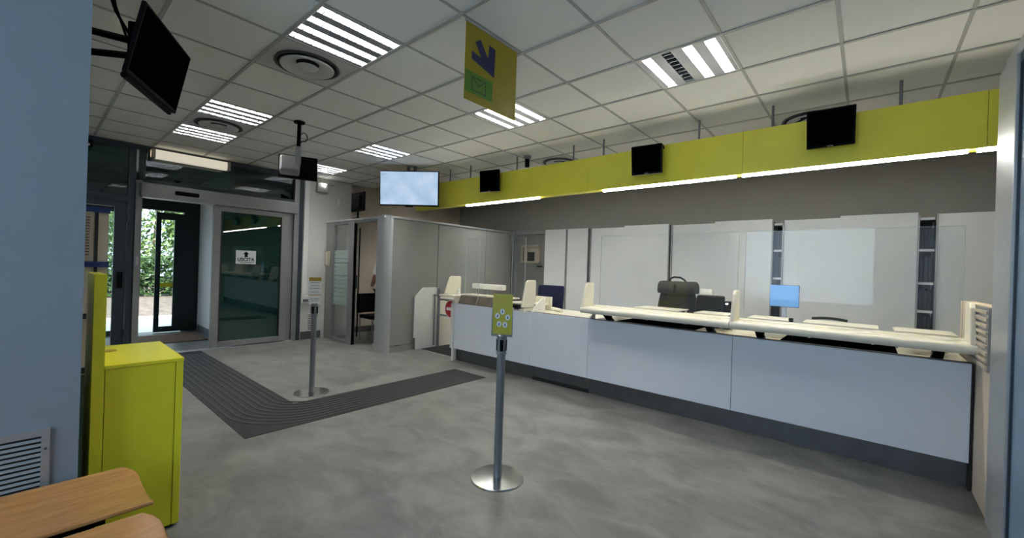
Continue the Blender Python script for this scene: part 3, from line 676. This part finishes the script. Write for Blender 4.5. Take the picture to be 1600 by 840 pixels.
MB().box(-3.80, -3.705, -.40, .235, .67, 1.69).build('board', 'notice', t)
MB().box(-3.80, -3.705, .235, .33, .67, 1.69).build('side_strip', 'notice', t)
MB().box(-3.80, -3.70, -.40, .325, .02, .66).build('lower_glass', 'greenglass', t)
b = MB(); b.box(-3.704, -3.70, .268, .283, .67, 1.69); b.build('vertical_joint', 'dark', t)
b = MB()
for z in (.68, 1.02): b.box(-3.70, -3.695, -.40, .33, z, z+.035)
b.build('black_band', 'dark', t)
for z in (1.345, 1.69): MB().box(-3.70, -3.693, -.40, .335, z, z+.035).build('blue_band', 'bluetape', t)
b = MB()
for k in range(14): b.box(-3.703, -3.7005, .215, .245, 1.42+k*.018, 1.425+k*.018)
b.build('printed_lines', 'ink', t)
MB().box(-3.80, -3.70, -.41, .34, 0, .02).build('base', 'kick', t)

# ------------------------------------------------------------------ guidance strip on the floor
b = MB(); b.prism([(-7.84, 1.145), (-3.72, 1.145), (-3.72, 3.885), (-4.32, 3.885), (-4.32, 1.755), (-7.84, 1.755)], 'z', .0, .004)
t = tag(b.build('guidance_strip', 'mattex'), 'L-shaped dark grey ribbed rubber guidance strip laid on the floor', 'floor strip')
for k in range(9):
    d = .05+k*.0625; R0 = .60-d*.55; yk = 1.145+d; xk = -3.72-d; w_ = .008
    b = MB(); pts = [(-7.55, yk)]
    cx, cy = xk-R0, yk+R0
    for j in range(11):
        a = -pi/2+pi/2*j/10; pts.append((cx+R0*math.cos(a), cy+R0*math.sin(a)))
    pts.append((xk, 3.62))
    L_, R_ = [], []
    for i, p in enumerate(pts):
        q = Vector(pts[min(i+1, len(pts)-1)])-Vector(pts[max(i-1, 0)]); q.normalize(); nn = Vector((-q.y, q.x))*w_*1.6
        L_.append((p[0]+nn.x, p[1]+nn.y, .004)); R_.append((p[0]-nn.x, p[1]-nn.y, .004))
    top = [(x, y, .0075) for x, y, z in L_], [(x, y, .0075) for x, y, z in R_]
    n = len(pts); b._add(L_+R_+top[0]+top[1], [(2*n+i, 2*n+i+1, 3*n+i+1, 3*n+i) for i in range(n-1)]+[(i, i+1, 2*n+i+1, 2*n+i) for i in range(n-1)]+[(n+i, n+i+1, 3*n+i+1, 3*n+i) for i in range(n-1)])
    b.build('rib', 'rib', t)
b = MB()
for k in range(1): b.box(-7.83, -7.58, 1.16, 1.74, .004, .0055)
b.build('end_pad', 'carpet', t)
tag(box('doormat', 'coir', -9.75, -8.75, 1.02, 2.08, 0, .012), 'brown coir doormat on the lobby floor beyond the sliding door', 'doormat')

# ------------------------------------------------------------------ queue posts
def post(label, x, y, hh):
    t = thing('queue_post', label, 'queue post', (x, y, 0))
    MB().lathe([(0, 0), (.178, 0), (.180, .004), (.176, .010), (.05, .014), (0, .014)], (x, y, 0), 56).build('base_disc', 'chrome', t, smooth=True)
    MB().tube([(x, y, .012), (x, y, hh-.115)], .0285, 24).build('pole', 'post', t, smooth=True)
    MB().lathe([(.0285, 0), (.036, .003), (.036, .012), (.031, .015), (.031, .10), (.034, .104), (.034, .125), (.024, .135), (0, .135)], (x, y, hh-.125), 24).build('head', 'post', t, smooth=True)
    for a in (0, pi/2, pi, 3*pi/2):
        c, s = math.cos(a+YAW), math.sin(a+YAW); cc = Vector((x+c*.030, y+s*.030))
        q = [cc+Vector((c*.006*i-s*.0105*j, s*.006*i+c*.0105*j)) for i, j in ((-1, -1), (1, -1), (1, 1), (-1, 1))]
        MB().prism([tuple(v) for v in q], 'z', hh-.10, hh-.025).build('belt_slot', 'black', t)
    return t
def facing_plate(cx, cy, yaw, W, z0, z1, off, th):
    d = Vector((math.cos(yaw), math.sin(yaw))); s = Vector((-d.y, d.x)); c = Vector((cx, cy))+d*off
    return [tuple(c+s*a*W/2+d*b*th) for a, b in ((-1, 0), (1, 0), (1, 1), (-1, 1))]
YS = math.radians(-57)                               # normal of the near sign
p1 = post('near grey queue post with round steel base and yellow sign', -1.87, 2.098, .965)
def plate(name, m, parent, c, yaw, W, z0, z1, off, th, shift=0):
    d = Vector((math.cos(yaw), math.sin(yaw))); s = Vector((-d.y, d.x)); cc = Vector(c)+d*off+s*shift
    return MB().prism([tuple(cc+s*a*W/2+d*b*th) for a, b in ((-1, 0), (1, 0), (1, 1), (-1, 1))], 'z', z0, z1).build(name, m, parent)
s1 = thing('yellow_notice', 'yellow notice with five white round symbols on the near queue post', 'sign', (-1.87, 2.098, .965))
c1 = (-1.87, 2.098)
plate('holder', 'post', s1, c1, YS, .142, .962, 1.16, -.004, .006)
plate('card', 'signyel', s1, c1, YS, .134, .975, 1.247, .002, .002)
for sh in (-.069, .069): plate('holder_edge', 'post', s1, c1, YS, .006, .962, 1.10, .002, .006, sh)
plate('holder_edge', 'post', s1, c1, YS, .142, .960, .972, .002, .006)
M['noticeyel'] = mat('notice_yellow', (.50, .44, .02), .35); [c.data.materials.__setitem__(0, M['noticeyel']) for c in s1.children if c.name.startswith('card')]
dn = Vector((math.cos(YS), math.sin(YS))); sn = Vector((-dn.y, dn.x))
def on_card(u, v, e=.0046): q = Vector(c1)+dn*e+sn*u; return Vector((q.x, q.y, v))
for (u, v) in ((-.001, 1.128), (-.034, 1.098), (.036, 1.09), (-.021, 1.043), (.019, 1.040)):
    b = MB(); ring = [on_card(u+.0155*math.cos(a*2*pi/20), v+.0195*math.sin(a*2*pi/20), .0042) for a in range(20)]; ring2 = [on_card(u+.0155*math.cos(a*2*pi/20), v+.0195*math.sin(a*2*pi/20), .0052) for a in range(20)]
    b._add(ring+ring2, [tuple(range(20)), tuple(range(20, 40))]+[(i, (i+1) % 20, 20+(i+1) % 20, 20+i) for i in range(20)]); dsk = b.build('round_symbol', 'paper', s1)
    b = MB()
    q = [on_card(u+a, v+c, .0055) for a, c in ((-.004, -.010), (.003, -.010), (.005, .004), (0, .011), (-.003, .005))]; b._add(q, [tuple(range(5))]); b.build('pictogram', 'ink', dsk)
for j, (L_, v) in enumerate(((.10, 1.225), (.085, 1.213), (.09, 1.200), (.06, 1.186), (.095, 1.170))):
    q = [on_card(a, v+c, .0048) for a, c in ((-.055, -.0015), (-.055+L_, -.0015), (-.055+L_, .0015), (-.055, .0015))]
    MB()._add(q, [(0, 1, 2, 3)]).build('text_line', 'gold', s1)
p2 = post('far grey queue post standing inside the corner of the guidance strip', -4.56, 2.035, .965)
s2 = thing('paper_notice', 'white printed notice with ochre heading on the far queue post', 'sign', (-4.56, 2.035, .965))
c2 = (-4.56, 2.035); Y2 = math.radians(-15)
plate('holder', 'glass', s2, c2, Y2, .13, .955, 1.10, -.003, .004)
plate('card', 'paper', s2, c2, Y2, .122, .965, 1.255, .002, .002)
plate('heading', 'gold', s2, c2, Y2, .122, 1.215, 1.255, .0042, .0008)
for v, L_ in ((1.195, .09), (1.165, .08), (1.135, .1), (1.095, .08), (1.02, .09), (1.0, .07)):
    plate('text_line', 'bluetape', s2, c2, Y2, L_, v, v+.004, .0042, .0006)
plate('band', 'gold', s2, c2, Y2, .122, 1.06, 1.068, .0042, .0006)

# ------------------------------------------------------------------ counters
YC = 4.22
def unit(name, label, x0, x1, h_l, parts=1):
    t = thing(name, label, 'counter', ((x0+x1)/2, YC, 0), 'white counter units in a row')
    MB().box(x0+.002, x1-.002, YC, YC+.02, .188, .868).build('front_panel', 'panel', t, bevel=.0015)
    MB().box(x0, x1, YC+.07, YC+.085, 0, .19).build('kick_plate', 'kick', t)
    MB().box(x0+.002, x1-.002, YC+.02, YC+.62, .19, .83).build('carcass', 'dark', t)
    return t
uA = unit('counter_unit', 'leftmost white counter unit below the stainless hood', -4.74, -3.285, 0)
MB().prism([(4.20, .19), (4.20, .86), (4.30, .985), (4.40, .985), (4.40, .19)], 'x', -4.80, -4.74).build('end_panel', 'white', uA)
MB().box(-4.775, -4.74, YC-.01, YC+.06, 0, .19).build('end_foot', 'white', uA)
uB = unit('counter_unit', 'low white counter unit without glass, between leftmost and middle', -3.285, -2.43, 0)
uC = unit('counter_unit', 'middle white counter unit in front of the dark bag', -2.43, -.925, 0)
uD = unit('counter_unit', 'rightmost white counter unit beside the beige side wall', -.925, XR-.005, 0)
MB().box(XR-.006, XR+.004, YC+.0, YC+.08, 0, .87).build('end_strip', 'dark', uD)
b = MB(); b.box(-3.26, -2.44, YC+.055, YC+.07, .0, .04)
tag(b.build('floor_vent', 'dark'), 'black slot vent at the foot of the low middle-left counter', 'vent')
# worktops (each run is one slab)
t = thing('worktop', 'continuous cream worktop with dark front edge along the counters', 'worktop', (-2.1, YC, .83))
MB().box(-4.74, XR, YC+.022, YC+.09, .832, .872).build('front_edge', 'kick', t)
MB().box(-4.74, XR, YC+.09, YC+.80, .832, .858).build('slab', 'cream', t)
for x0, x1, lab in ((-2.13, -1.31, 'wide black tray let into the worktop in front of the bag'), (-.57, .19, 'wide black tray let into the worktop of the rightmost counter')):
    tt = tag(MB().box(x0, x1, YC+.10, YC+.62, .859, .864).build('counter_tray', 'blackgl', bevel=.003), lab, 'tray')
    b = MB(); b.box(x0, x0+.015, YC+.10, YC+.62, .864, .872).box(x1-.015, x1, YC+.10, YC+.62, .864, .872).box(x0, x1, YC+.605, YC+.62, .864, .872); b.build('rim', 'blackgl', tt)
tag(MB().box(-2.40, -2.14, YC+.11, YC+.55, .859, .866).build('steel_plate', 'steel', bevel=.003), 'brownish steel plate on the worktop left of the wide black tray', 'plate')
# slanted dividers between the units
for x, y2, z2, lab in ((-3.285, 4.50, 1.06, 'thin white slanted divider behind the near queue post sign'), (-2.43, 4.33, .945, 'small white slanted divider at the left end of the glazed counter')):
    tag(MB().prism([(YC+.02, .858), (YC+.02, .885), (y2, z2), (y2+.03, z2), (y2+.03, .858)], 'x', x-.010, x+.010).build('counter_divider', 'white', bevel=.002), lab, 'divider')

def ledge(label, x0, x1, yf=4.05, fins=(), trays=()):
    t = thing('glass_ledge', label, 'ledge', ((x0+x1)/2, yf, .97), 'cream ledges carrying the glass screens')
    MB().tube([(x0, yf+.035, .985), (x1, yf+.035, .985)], .036, 18).build('front_rail', 'cream', t, smooth=True)
    MB().prism([(yf+.035, .965), (yf+.035, 1.019), (yf+.20, 1.017), (yf+.205, 1.026), (yf+.37, 1.026), (yf+.37, .985), (yf+.2, .975)], 'x', x0+.003, x1-.003).build('shelf', 'cream', t)
    return t
def fin(t, x, yf=4.05, y2=4.30, zt=1.29, zb=.955, th=.03, rear=True):
    MB().prism([(yf, zb+.02), (yf+.01, zb+.05), (yf+.085, zt-.035), (yf+.12, zt), (y2-.015, zt), (y2, zt-.015), (y2, zb)], 'x', x-th/2, x+th/2).build('end_shield', 'cream', t, bevel=.008)
def bracket(t, x):
    MB().prism([(4.10, .96), (4.33, .985), (4.33, .90), (4.42, .86), (4.36, .86), (4.30, .875), (4.22, .93)], 'x', x-.03, x+.03).build('bracket', 'black', t, bevel=.004)
LC = ledge('cream ledge with rounded front rail on the middle counter, ahead of the bag', -2.45, -.925)
fin(LC, -2.43); 
for x in (-2.22, -1.14): bracket(LC, x)
LD = ledge('cream ledge with rounded front rail on the rightmost counter', -.921, XR-.002)
fin(LD, -.905); fin(LD, XR-.022)
for x in (-.72, .40): bracket(LD, x)
for x0, x1, lg in ((-2.40, -2.40, LC),): pass
for x, lg in ((-1.07, LC), (-.80, LD), (.46, LD)):
    b = MB(); y = 4.05+.055
    b.box(x-.04, x+.04, y, y+.10, 1.0185, 1.0215); b.build('cover_cap', 'notice' if False else 'cream', lg, bevel=.002)
# staff-side document trays standing just behind the glass
for x0, x1, lab in ((-2.0, -1.50, 'flat cream document tray in front of the dark bag'), (-1.35, -1.03, 'short cream document tray beside the middle shield'),
                    (-.86, -.53, 'short cream tray right of the middle shield'), (-.43, .08, 'long cream document tray just right of the light blue reflection panel'), (.17, .52, 'flat cream tray nearest the beige side wall')):
    t = thing('document_tray', lab, 'tray', ((x0+x1)/2, 4.56, .858), 'cream trays behind the glass')
    MB().box(x0, x1, 4.46, 4.80, 1.022, 1.034).build('top', 'cream', t, bevel=.004)
    for x in (x0+.03, x1-.03): MB().box(x-.01, x+.01, 4.77, 4.79, .858, 1.022).build('leg', 'cream', t)
tag(MB().box(-.535, -.50, 4.50, 4.53, .858, 1.055).build('pen_holder', 'black', bevel=.004), 'tiny black pen holder between two cream trays', 'holder')

def screen(label, x0, x1, z0=1.028, z1=1.84, y=4.405):
    t = tag(MB().box(x0, x1, y, y+.006, z0, z1).build('glass_screen', 'screenglass'), label, 'glass screen', 'clear glass screens on the counter')
    b = MB(); b.box(x0, x0+.002, y-.0015, y+.0075, z0, z1).box(x1-.002, x1, y-.0015, y+.0075, z0, z1).box(x0, x1, y-.001, y+.007, z1-.002, z1)
    b.build('polished_edge', 'stripe', t)
    b = MB()
    for x in (x0+.05, x1-.05): b.box(x-.03, x+.03, y-.008, y+.014, z0-.002, z0+.03)
    b.build('clamp', 'glass', t)
    return t
screen('clear glass screen on the middle counter in front of the bag', -2.40, -.94)
screen('clear glass screen on the rightmost counter', -.88, .53)

# left counter: stainless hood, small ledges with shields, lamp bar
t = thing('stainless_hood', 'brownish stainless steel sloping hood on the leftmost counter', 'hood', (-4.2, YC, .87))
MB().prism([(YC+.0, .873), (YC+.0, .885), (YC+.045, 1.0), (YC+.20, 1.003), (YC+.20, .873)], 'x', -4.66, -4.29).build('left_panel', 'steel', t, bevel=.003)
MB().prism([(YC+.0, .873), (YC+.0, .885), (YC+.045, 1.0), (YC+.20, 1.003), (YC+.20, .873)], 'x', -4.27, -3.80).build('right_panel', 'steel', t, bevel=.003)
MB().prism([(YC-.002, .873), (YC-.002, .887), (YC+.043, 1.003), (YC+.20, 1.006), (YC+.20, .873)], 'x', -4.289, -4.271).build('joint', 'chrome', t)
t = thing('glass_ledge', 'small cream ledge with upright shield at the left end by the gate', 'ledge', (-4.87, 4.2, .97))
MB().box(-5.0, -4.68, 4.12, 4.50, .965, .995).build('shelf', 'cream', t, bevel=.012)
fin(t, -4.88, 4.13, 4.45, 1.275, .99, .03)
MB().box(-4.74, -4.70, 4.2, 4.44, .86, .966).build('support', 'cream', t)
t = thing('glass_ledge', 'small cream ledge with tall upright shield in front of the blue chair', 'ledge', (-3.42, 4.2, .97))
MB().box(-3.80, -3.34, 4.43, 4.70, .93, .96).build('shelf', 'cream', t, bevel=.01)
MB().box(-3.6, -3.5, 4.48, 4.64, .858, .93).build('support', 'cream', t)
fin(t, -3.40, 4.17, 4.46, 1.275, .90, .03)
MB().box(-3.43, -3.37, 4.18, 4.46, .86, .905).build('foot', 'cream', t, bevel=.005)
tag(MB().box(-4.86, -3.86, 4.46, 4.70, .98, 1.0).build('counter_shelf', 'cream', bevel=.006), 'cream shelf plate behind the stainless hood', 'shelf')
def gs(label, x0, x1): 
    t = tag(MB().box(x0, x1, 4.475, 4.481, 1.001, 1.86).build('glass_screen', 'screenglass'), label, 'glass screen', 'clear glass screens on the counter')
    b = MB(); b.box(x0, x0+.002, 4.4735, 4.4825, 1.001, 1.86).box(x1-.002, x1, 4.4735, 4.4825, 1.001, 1.86).box(x0, x1, 4.474, 4.482, 1.858, 1.86); b.build('polished_edge', 'stripe', t)
gs('clear glass screen above the stainless hood at the left end', -4.80, -4.50)
gs('clear glass screen left of the tall shield with the blue chair', -3.84, -3.60)
t = thing('bar_lamp', 'white rectangular bar lamp on two thin legs behind the stainless hood', 'lamp', (-4.45, 4.72, 1.0))
MB().box(-4.83, -4.17, 4.66, 4.74, 1.085, 1.165).build('head', 'white', t, bevel=.006)
for x in (-4.75, -4.5): MB().tube([(x, 4.69, 1.0), (x, 4.69, 1.09)], .012, 10).build('leg', 'chrome', t, smooth=True)
b = MB(); 
tag(MB().box(-3.37, -3.31, 4.72, 4.74, .858, 1.045).box(-3.66, -3.37, 4.72, 4.74, .858, 1.045).build('back_panel', 'cream', bevel=.002), 'low cream back panel on the worktop under the blue chair back', 'panel')
tag(MB().tube([(-3.30, 4.74, .885), (-3.06, 4.60, .885)], .026, 14).build('paper_roll', 'cream', smooth=True), 'cream paper roll lying on the low worktop', 'roll')
t = thing('soap_dispenser', 'small pale bottle beside the leftmost upright shield', 'bottle', (-4.80, 4.32, .995))
MB().lathe([(0, 0), (.026, 0), (.028, .01), (.028, .07), (.012, .085), (.012, .10), (0, .10)], (-4.80, 4.34, .995), 20).build('body', 'white', t, smooth=True)
MB().tube([(-4.80, 4.34, 1.095), (-4.80, 4.34, 1.12), (-4.80, 4.31, 1.118)], .005, 8).build('pump', 'white', t)
# crumpled black cable heap
b = MB(); random.seed(3)
for k in range(3):
    b.tube([(-3.74+random.uniform(-.02, .24), YC+.03+random.uniform(0, .14), .885+random.uniform(0, .05)) for _ in range(9)], .014, 7)
tag(b.build('cable_bundle', 'blackfab', smooth=True), 'crumpled black cable bundle on the worktop right of the yellow sign', 'cable')

# bag, box, cup, blue-lit monitor added in place of a glass reflection
t = thing('bag', 'dark grey canvas bag with folded flap and top handle behind the glass', 'bag', (-1.65, 4.90, .858))
def cloth_block(name, m, prof, x0, x1, taper):
    b = MB(); n = 10; v = []; fs = []; k = len(prof)
    for i in range(n+1):
        s = i/n; x = x0+(x1-x0)*s; e = 1-.25*abs(2*s-1)**4
        for (y, z) in prof: v.append((x+(.5-s)*taper*((z-prof[0][1])), 4.90+(y-4.90)*e+random.uniform(-.004, .004), z+random.uniform(-.004, .004)))
    for i in range(n):
        for j in range(k): fs.append((i*k+j, i*k+(j+1) % k, (i+1)*k+(j+1) % k, (i+1)*k+j))
    fs.append(tuple(range(k))); fs.append(tuple(n*k+j for j in range(k))[::-1]); b._add(v, fs); return b.build(name, m, t, smooth=True, subsurf=1, edge=60)
cloth_block('body', 'blackfab', [(4.80, .86), (4.79, 1.0), (4.815, 1.15), (4.84, 1.24), (4.95, 1.24), (4.99, 1.15), (5.02, 1.0), (5.01, .86)], -1.90, -1.42, .25)
b = cloth_block('flap', 'fabric', [(4.782, 1.175), (4.788, 1.24), (4.82, 1.325), (4.90, 1.345), (4.98, 1.32), (5.0, 1.24), (4.995, 1.18), (4.9, 1.23)], -1.885, -1.435, -.05)
MB().tube([(-1.755+.0, 4.88, 1.32), (-1.745, 4.88, 1.365), (-1.70, 4.88, 1.385), (-1.63, 4.88, 1.38), (-1.585, 4.88, 1.355), (-1.56, 4.88, 1.325)], .010, 10).build('handle', 'blackfab', t, smooth=True)
MB().box(-1.67, -1.645, 4.772, 4.782, 1.16, 1.30).build('strap', 'blackfab', t)
tag(MB().box(-1.42, -1.18, 4.78, 5.0, .858, 1.195).build('card_terminal_box', 'blackfab', bevel=.015), 'black box-shaped device right of the dark bag', 'box')
t = tag(MB().box(-1.155, -1.06, 4.78, 4.9, .858, 1.15).build('card_reader', 'black', bevel=.02), 'small dark device between the black box and the middle shield', 'device')
MB().box(-1.12, -1.105, 4.778, 4.78, 1.12, 1.128).build('status_light', 'tube', t)
t = thing('paper_cup_box', 'white box standing on the black device beside the bag', 'box', (-1.34, 4.88, 1.195))
MB().box(-1.40, -1.28, 4.84, 4.93, 1.196, 1.265).build('carton', 'white', t, bevel=.008)
t = thing('monitor', 'light blue lit panel standing in for a reflection in the rightmost counter glass', 'monitor', (-.62, 4.95, .858))
MB().box(-.755, -.505, 4.95, 4.965, 1.125, 1.345).build('casing', 'bluetape', t, bevel=.004); MB().box(-.752, -.508, 4.947, 4.95, 1.13, 1.342).build('screen', 'bluereflect', t)
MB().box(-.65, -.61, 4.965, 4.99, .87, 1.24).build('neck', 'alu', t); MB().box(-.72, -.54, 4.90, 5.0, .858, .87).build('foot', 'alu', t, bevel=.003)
t = tag(MB().tube([(-.28, 4.96, .858), (-.28, 4.96, .99)], .02, 10).build('desk_lamp', 'black'), 'low black curved desk lamp showing above the cream tray', 'lamp')
MB().tube([(-.40+.03*k, 4.96+.0*k, 1.035+.012*math.sin(pi*k/9)) for k in range(10)], .012, 8).build('shade', 'black', t, smooth=True)

# slatted louvre on the beige side wall
t = thing('side_louvre', 'cream slatted louvre on the beige wall beside the right end shield', 'louvre', (XR+.01, 4.1, 1.0))
b = MB(); b.box(XR-.003, XR+.012, 3.78, 4.44, .885, 1.275); b.build('backing', 'alud', t)
b = MB()
for k in range(9): b.prism([(XR-.018, .905+k*.042), (XR-.004, .926+k*.042), (XR-.004, .905+k*.042)][0:3] and [(3.785, .90+k*.042), (4.43, .90+k*.042), (4.43, .92+k*.042), (3.785, .92+k*.042)], 'x', XR-.012, XR-.003)
b.build('slats', 'notice', t)

# ------------------------------------------------------------------ gate at the left end of the counter
t = thing('side_screen', 'white chamfered panel standing against the booth beside the gate', 'panel', (-5.76, 4.27, 0))
MB().prism([(4.275, .005), (4.275, .205), (4.235, .205), (4.235, .90), (4.41, 1.05), (4.70, 1.05), (4.70, .005)], 'x', XB+.02, XB+.045).build('front_board', 'white', t)
MB().box(XB+.02, XB+.045, 4.70, 5.55, .005, .88).build('rear_board', 'cream', t)
t = thing('access_gate', 'grey metal gate with two rails between white panel and counter', 'gate', (-5.72, 4.72, 0))
MB().tube([(-5.72, 4.72, 0), (-5.72, 4.72, 1.03)], .022, 14).build('post', 'post', t, smooth=True)
MB().tube([(-5.735, 4.64, .93), (-5.735, 4.64, .04)], .014, 10).build('hinge_rod', 'post', t, smooth=True)
MB().box(-5.75, -5.71, 4.62, 4.73, .90, .925).build('clamp', 'post', t)
for z in (.845, .575): MB().tube([(-5.72, 4.72, z), (-4.80, 4.72, z)], .017, 12).build('rail', 'post', t, smooth=True)
MB().tube([(-4.80, 4.72, .845), (-4.80, 4.72, .575)], .017, 12).build('end_rail', 'post', t, smooth=True)
t = thing('no_entry_sign', 'round red no entry sign with white bar hanging on the gate rails', 'sign', (-5.37, 4.69, .7))
b = MB(); n = 32; R = .145; c = (-5.37, .70)
ring = lambda y, R: [(c[0]+R*math.cos(2*pi*k/n), y, c[1]+R*math.sin(2*pi*k/n)) for k in range(n)]
def disc(R, y0, y1): return MB()._add(ring(y0, R)+ring(y1, R), [tuple(range(n)), tuple(range(n, 2*n))]+[(i, (i+1) % n, n+(i+1) % n, n+i) for i in range(n)])
disc(.150, 4.692, 4.700).build('rim', 'paper', t); disc(.140, 4.690, 4.692).build('disc', 'red', t)
MB().box(c[0]-.105, c[0]+.105, 4.688, 4.690, .675, .725).build('white_bar', 'paper', t)
t = tag(box('entrance_carpet', 'carpet', -5.75, -4.77, 4.36, 5.6, 0, .008), 'black carpet on the floor of the gate passage', 'carpet')
MB().box(-5.75, -4.77, 4.335, 4.36, 0, .01).build('edge_strip', 'alu', t)

# ------------------------------------------------------------------ back wall: door and cabinets
bd = MB().box(-5.98, -5.20, 7.14, 7.19, 0, 2.16)
bd = MB().box(-5.98, -5.20, 7.14, 7.19, 0, 1.58).box(-5.98, -5.20, 7.14, 7.19, 1.93, 2.16).box(-5.98, -5.84, 7.14, 7.19, 1.58, 1.93).box(-5.33, -5.20, 7.14, 7.19, 1.58, 1.93)
bd = struct(bd.build('door_4', 'boothp'))
b = MB(); b.box(-5.84, -5.33, 7.12, 7.14, 1.90, 1.95).box(-5.84, -5.33, 7.12, 7.14, 1.56, 1.60).box(-5.86, -5.82, 7.12, 7.14, 1.56, 1.95).box(-5.37, -5.33, 7.12, 7.14, 1.56, 1.95); b.build('window_frame', 'notice', bd)
MB().box(-5.82, -5.37, 7.155, 7.16, 1.60, 1.90).build('pane', 'glass', bd)
MB().box(-5.82, -5.37, 7.18, 7.185, 1.60, 1.90).build('room_beyond', 'beige', bd); MB().box(-5.72, -5.52, 7.17, 7.18, 1.60, 1.80).build('dark_shelf_beyond', 'kick', bd)
MB().tube([(-5.27, 7.14, 1.49), (-5.27, 7.09, 1.49), (-5.38, 7.09, 1.49)], .010, 8).build('handle', 'black', bd)
struct(box('trim_5', 'alu', -6.10, -5.99, 7.05, 7.2, 0, 2.24)); struct(box('trim_6', 'alu', -6.10, -5.0, 7.10, 7.2, 2.18, 2.25))
YK = 6.8
cabs = [(-4.98, -4.47, 'narrow grey white cabinet next to the grey door', 1), (-4.44, -3.98, 'second narrow grey white cabinet from the grey door', 1), (-3.93, -2.48, 'wide cabinet with two sliding doors left of the dark bag', 2),
        (-2.43, -1.03, 'wide cabinet with two sliding doors directly behind the dark bag', 2), (-.90, .44, 'wide cabinet with two sliding doors behind the rightmost counter', 2), (.60, 1.9, 'rightmost cabinet cut off by the grey post', 2)]
for x0, x1, lab, n in cabs:
    t = thing('storage_cabinet', lab, 'cabinet', ((x0+x1)/2, YK, 0), 'grey white cabinets along the back wall')
    MB().box(x0, x1, YK+.045, 7.18, 0, 2.21).build('carcass', 'boothp', t)
    MB().box(x0-.012, x0+.006, YK-.005, YK+.05, 0, 2.215).build('side_profile', 'alud', t); MB().box(x1-.006, x1+.012, YK-.005, YK+.05, 0, 2.215).build('side_profile', 'alud', t)
    if n == 1: MB().box(x0+.006, x1-.006, YK, YK+.02, .05, 2.225).build('door', 'cabw', t, bevel=.002)
    else:
        xm = x0+(x1-x0)*.475
        MB().box(x0+.006, xm, YK+.022, YK+.042, .05, 2.215).build('door', 'cabw', t, bevel=.002); MB().box(xm-.02, x1-.006, YK, YK+.02, .05, 2.238).build('door', 'cabw', t, bevel=.002)
def shelving(x0, x1, lab):
    t = thing('open_shelf', lab, 'shelf', ((x0+x1)/2, YK+.1, 0), 'narrow open shelves between cabinets')
    MB().box(x0, x1, 7.12, 7.18, 0, 2.2).build('back', 'dark', t)
    for z in (.38, .72, 1.06, 1.39, 1.78, 2.15): MB().box(x0, x1, YK+.03, 7.12, z, z+.028).build('shelf_board', 'cabw', t)
    for k, z in enumerate((.748, 1.088, 1.418, 1.808)):
        b = MB(); n = 3; w_ = (x1-x0-.01)/n; hh = (.29, .25, .30, .27)[k]
        for j in range(n):
            bb = tag(MB().box(x0+.005+j*w_+.001, x0+.005+(j+1)*w_-.001, YK+.10, YK+.36, z, z+hh-.01*((j+k) % 3)).build('binder', 'booklet', bevel=.003), None, None)
            place_ = ('lowest shelf', 'second shelf', 'third shelf', 'top shelf')[k]
            bb['label'] = '%s dark binder on the %s of the %s' % (('left', 'middle', 'right')[j], place_, 'narrow gap behind the blue reflection panel' if x0 < 0 else 'narrow gap near the right end'); bb['category'] = 'binder'; bb['group'] = 'dark binders in the open shelves'
shelving(-1.012, -.918, 'very narrow open shelf gap between cabinets behind the blue reflection panel')
shelving(.458, .582, 'narrow open shelf gap between cabinets near the right end')

# ------------------------------------------------------------------ outside
struct(box('ground_outside', 'ground', -13.2, -10.3, -6, 10, -.13, -.01)); struct(box('ground_bed', 'gravel', -40, -13.2, -14, 18, -.14, -.02))
def foliage(name, label, cat, n, fn, size, m, seed, trunk=None, group=None):
    random.seed(seed); t = thing(name, label, cat, trunk[0] if trunk else (0, 0, 0), group); b = MB()
    for _ in range(n):
        p = Vector(fn()); a = Vector((random.gauss(0, 1), random.gauss(0, 1), random.gauss(0, 1))).normalized(); c = a.cross(Vector((random.random(), random.random(), random.random()+.1))).normalized(); s = size*random.uniform(.6, 1.3)
        b._add([p-a*s, p+c*s*.45, p+a*s, p-c*s*.45], [(0, 1, 2, 3)])
    b.build('foliage', m, t, fix=False)
    if trunk:
        for pts, rr in trunk[1]: MB().tube(pts, rr, 8).build('trunk', 'bark', t, smooth=True)
    return t
foliage('hedge', 'dark green clipped hedge outside the entrance doors', 'hedge', 9000, lambda: (-20+random.uniform(-.4, .4), random.uniform(-1.5, 7.5), random.uniform(0.02, 1.45)), .10, 'leaf', 1, ((-20, 2, 0), [([(-20, y, 0), (-20, y, 1.1)], .03) for y in (-.8, .9, 2.6, 4.0, 5.5, 7.0)]))
def crown(cx, cy, cz, rx, ry, rz):
    def fn():
        while True:
            x, y, z = (random.uniform(-1, 1) for _ in range(3)); d = x*x+y*y+z*z
            if .35 < d < 1: return (cx+x*rx, cy+y*ry, cz+z*rz)
    return fn
for k, (x, y, z, r, lab) in enumerate(((-24, .6, 3.9, 2.3, 'leafy tree outside seen through the left glazed door'), (-24.6, 6.3, 3.6, 2.2, 'leafy tree outside seen through the open sliding door'), (-30, -2.6, 4.4, 3.0, 'leafy tree farther left outside the entrance'), (-30.5, 4.6, 4.6, 3.1, 'leafy tree farther right outside the entrance'))):
    foliage('tree', lab, 'tree', 5200, crown(x, y, z, r, r*1.1, r*1.25), .16, 'leaf2', 10+k, ((x, y, 0), [([(x, y, 0), (x+.1, y, z*.5), (x, y+.1, z)], [.14, .11, .06])]), 'trees outside the entrance')
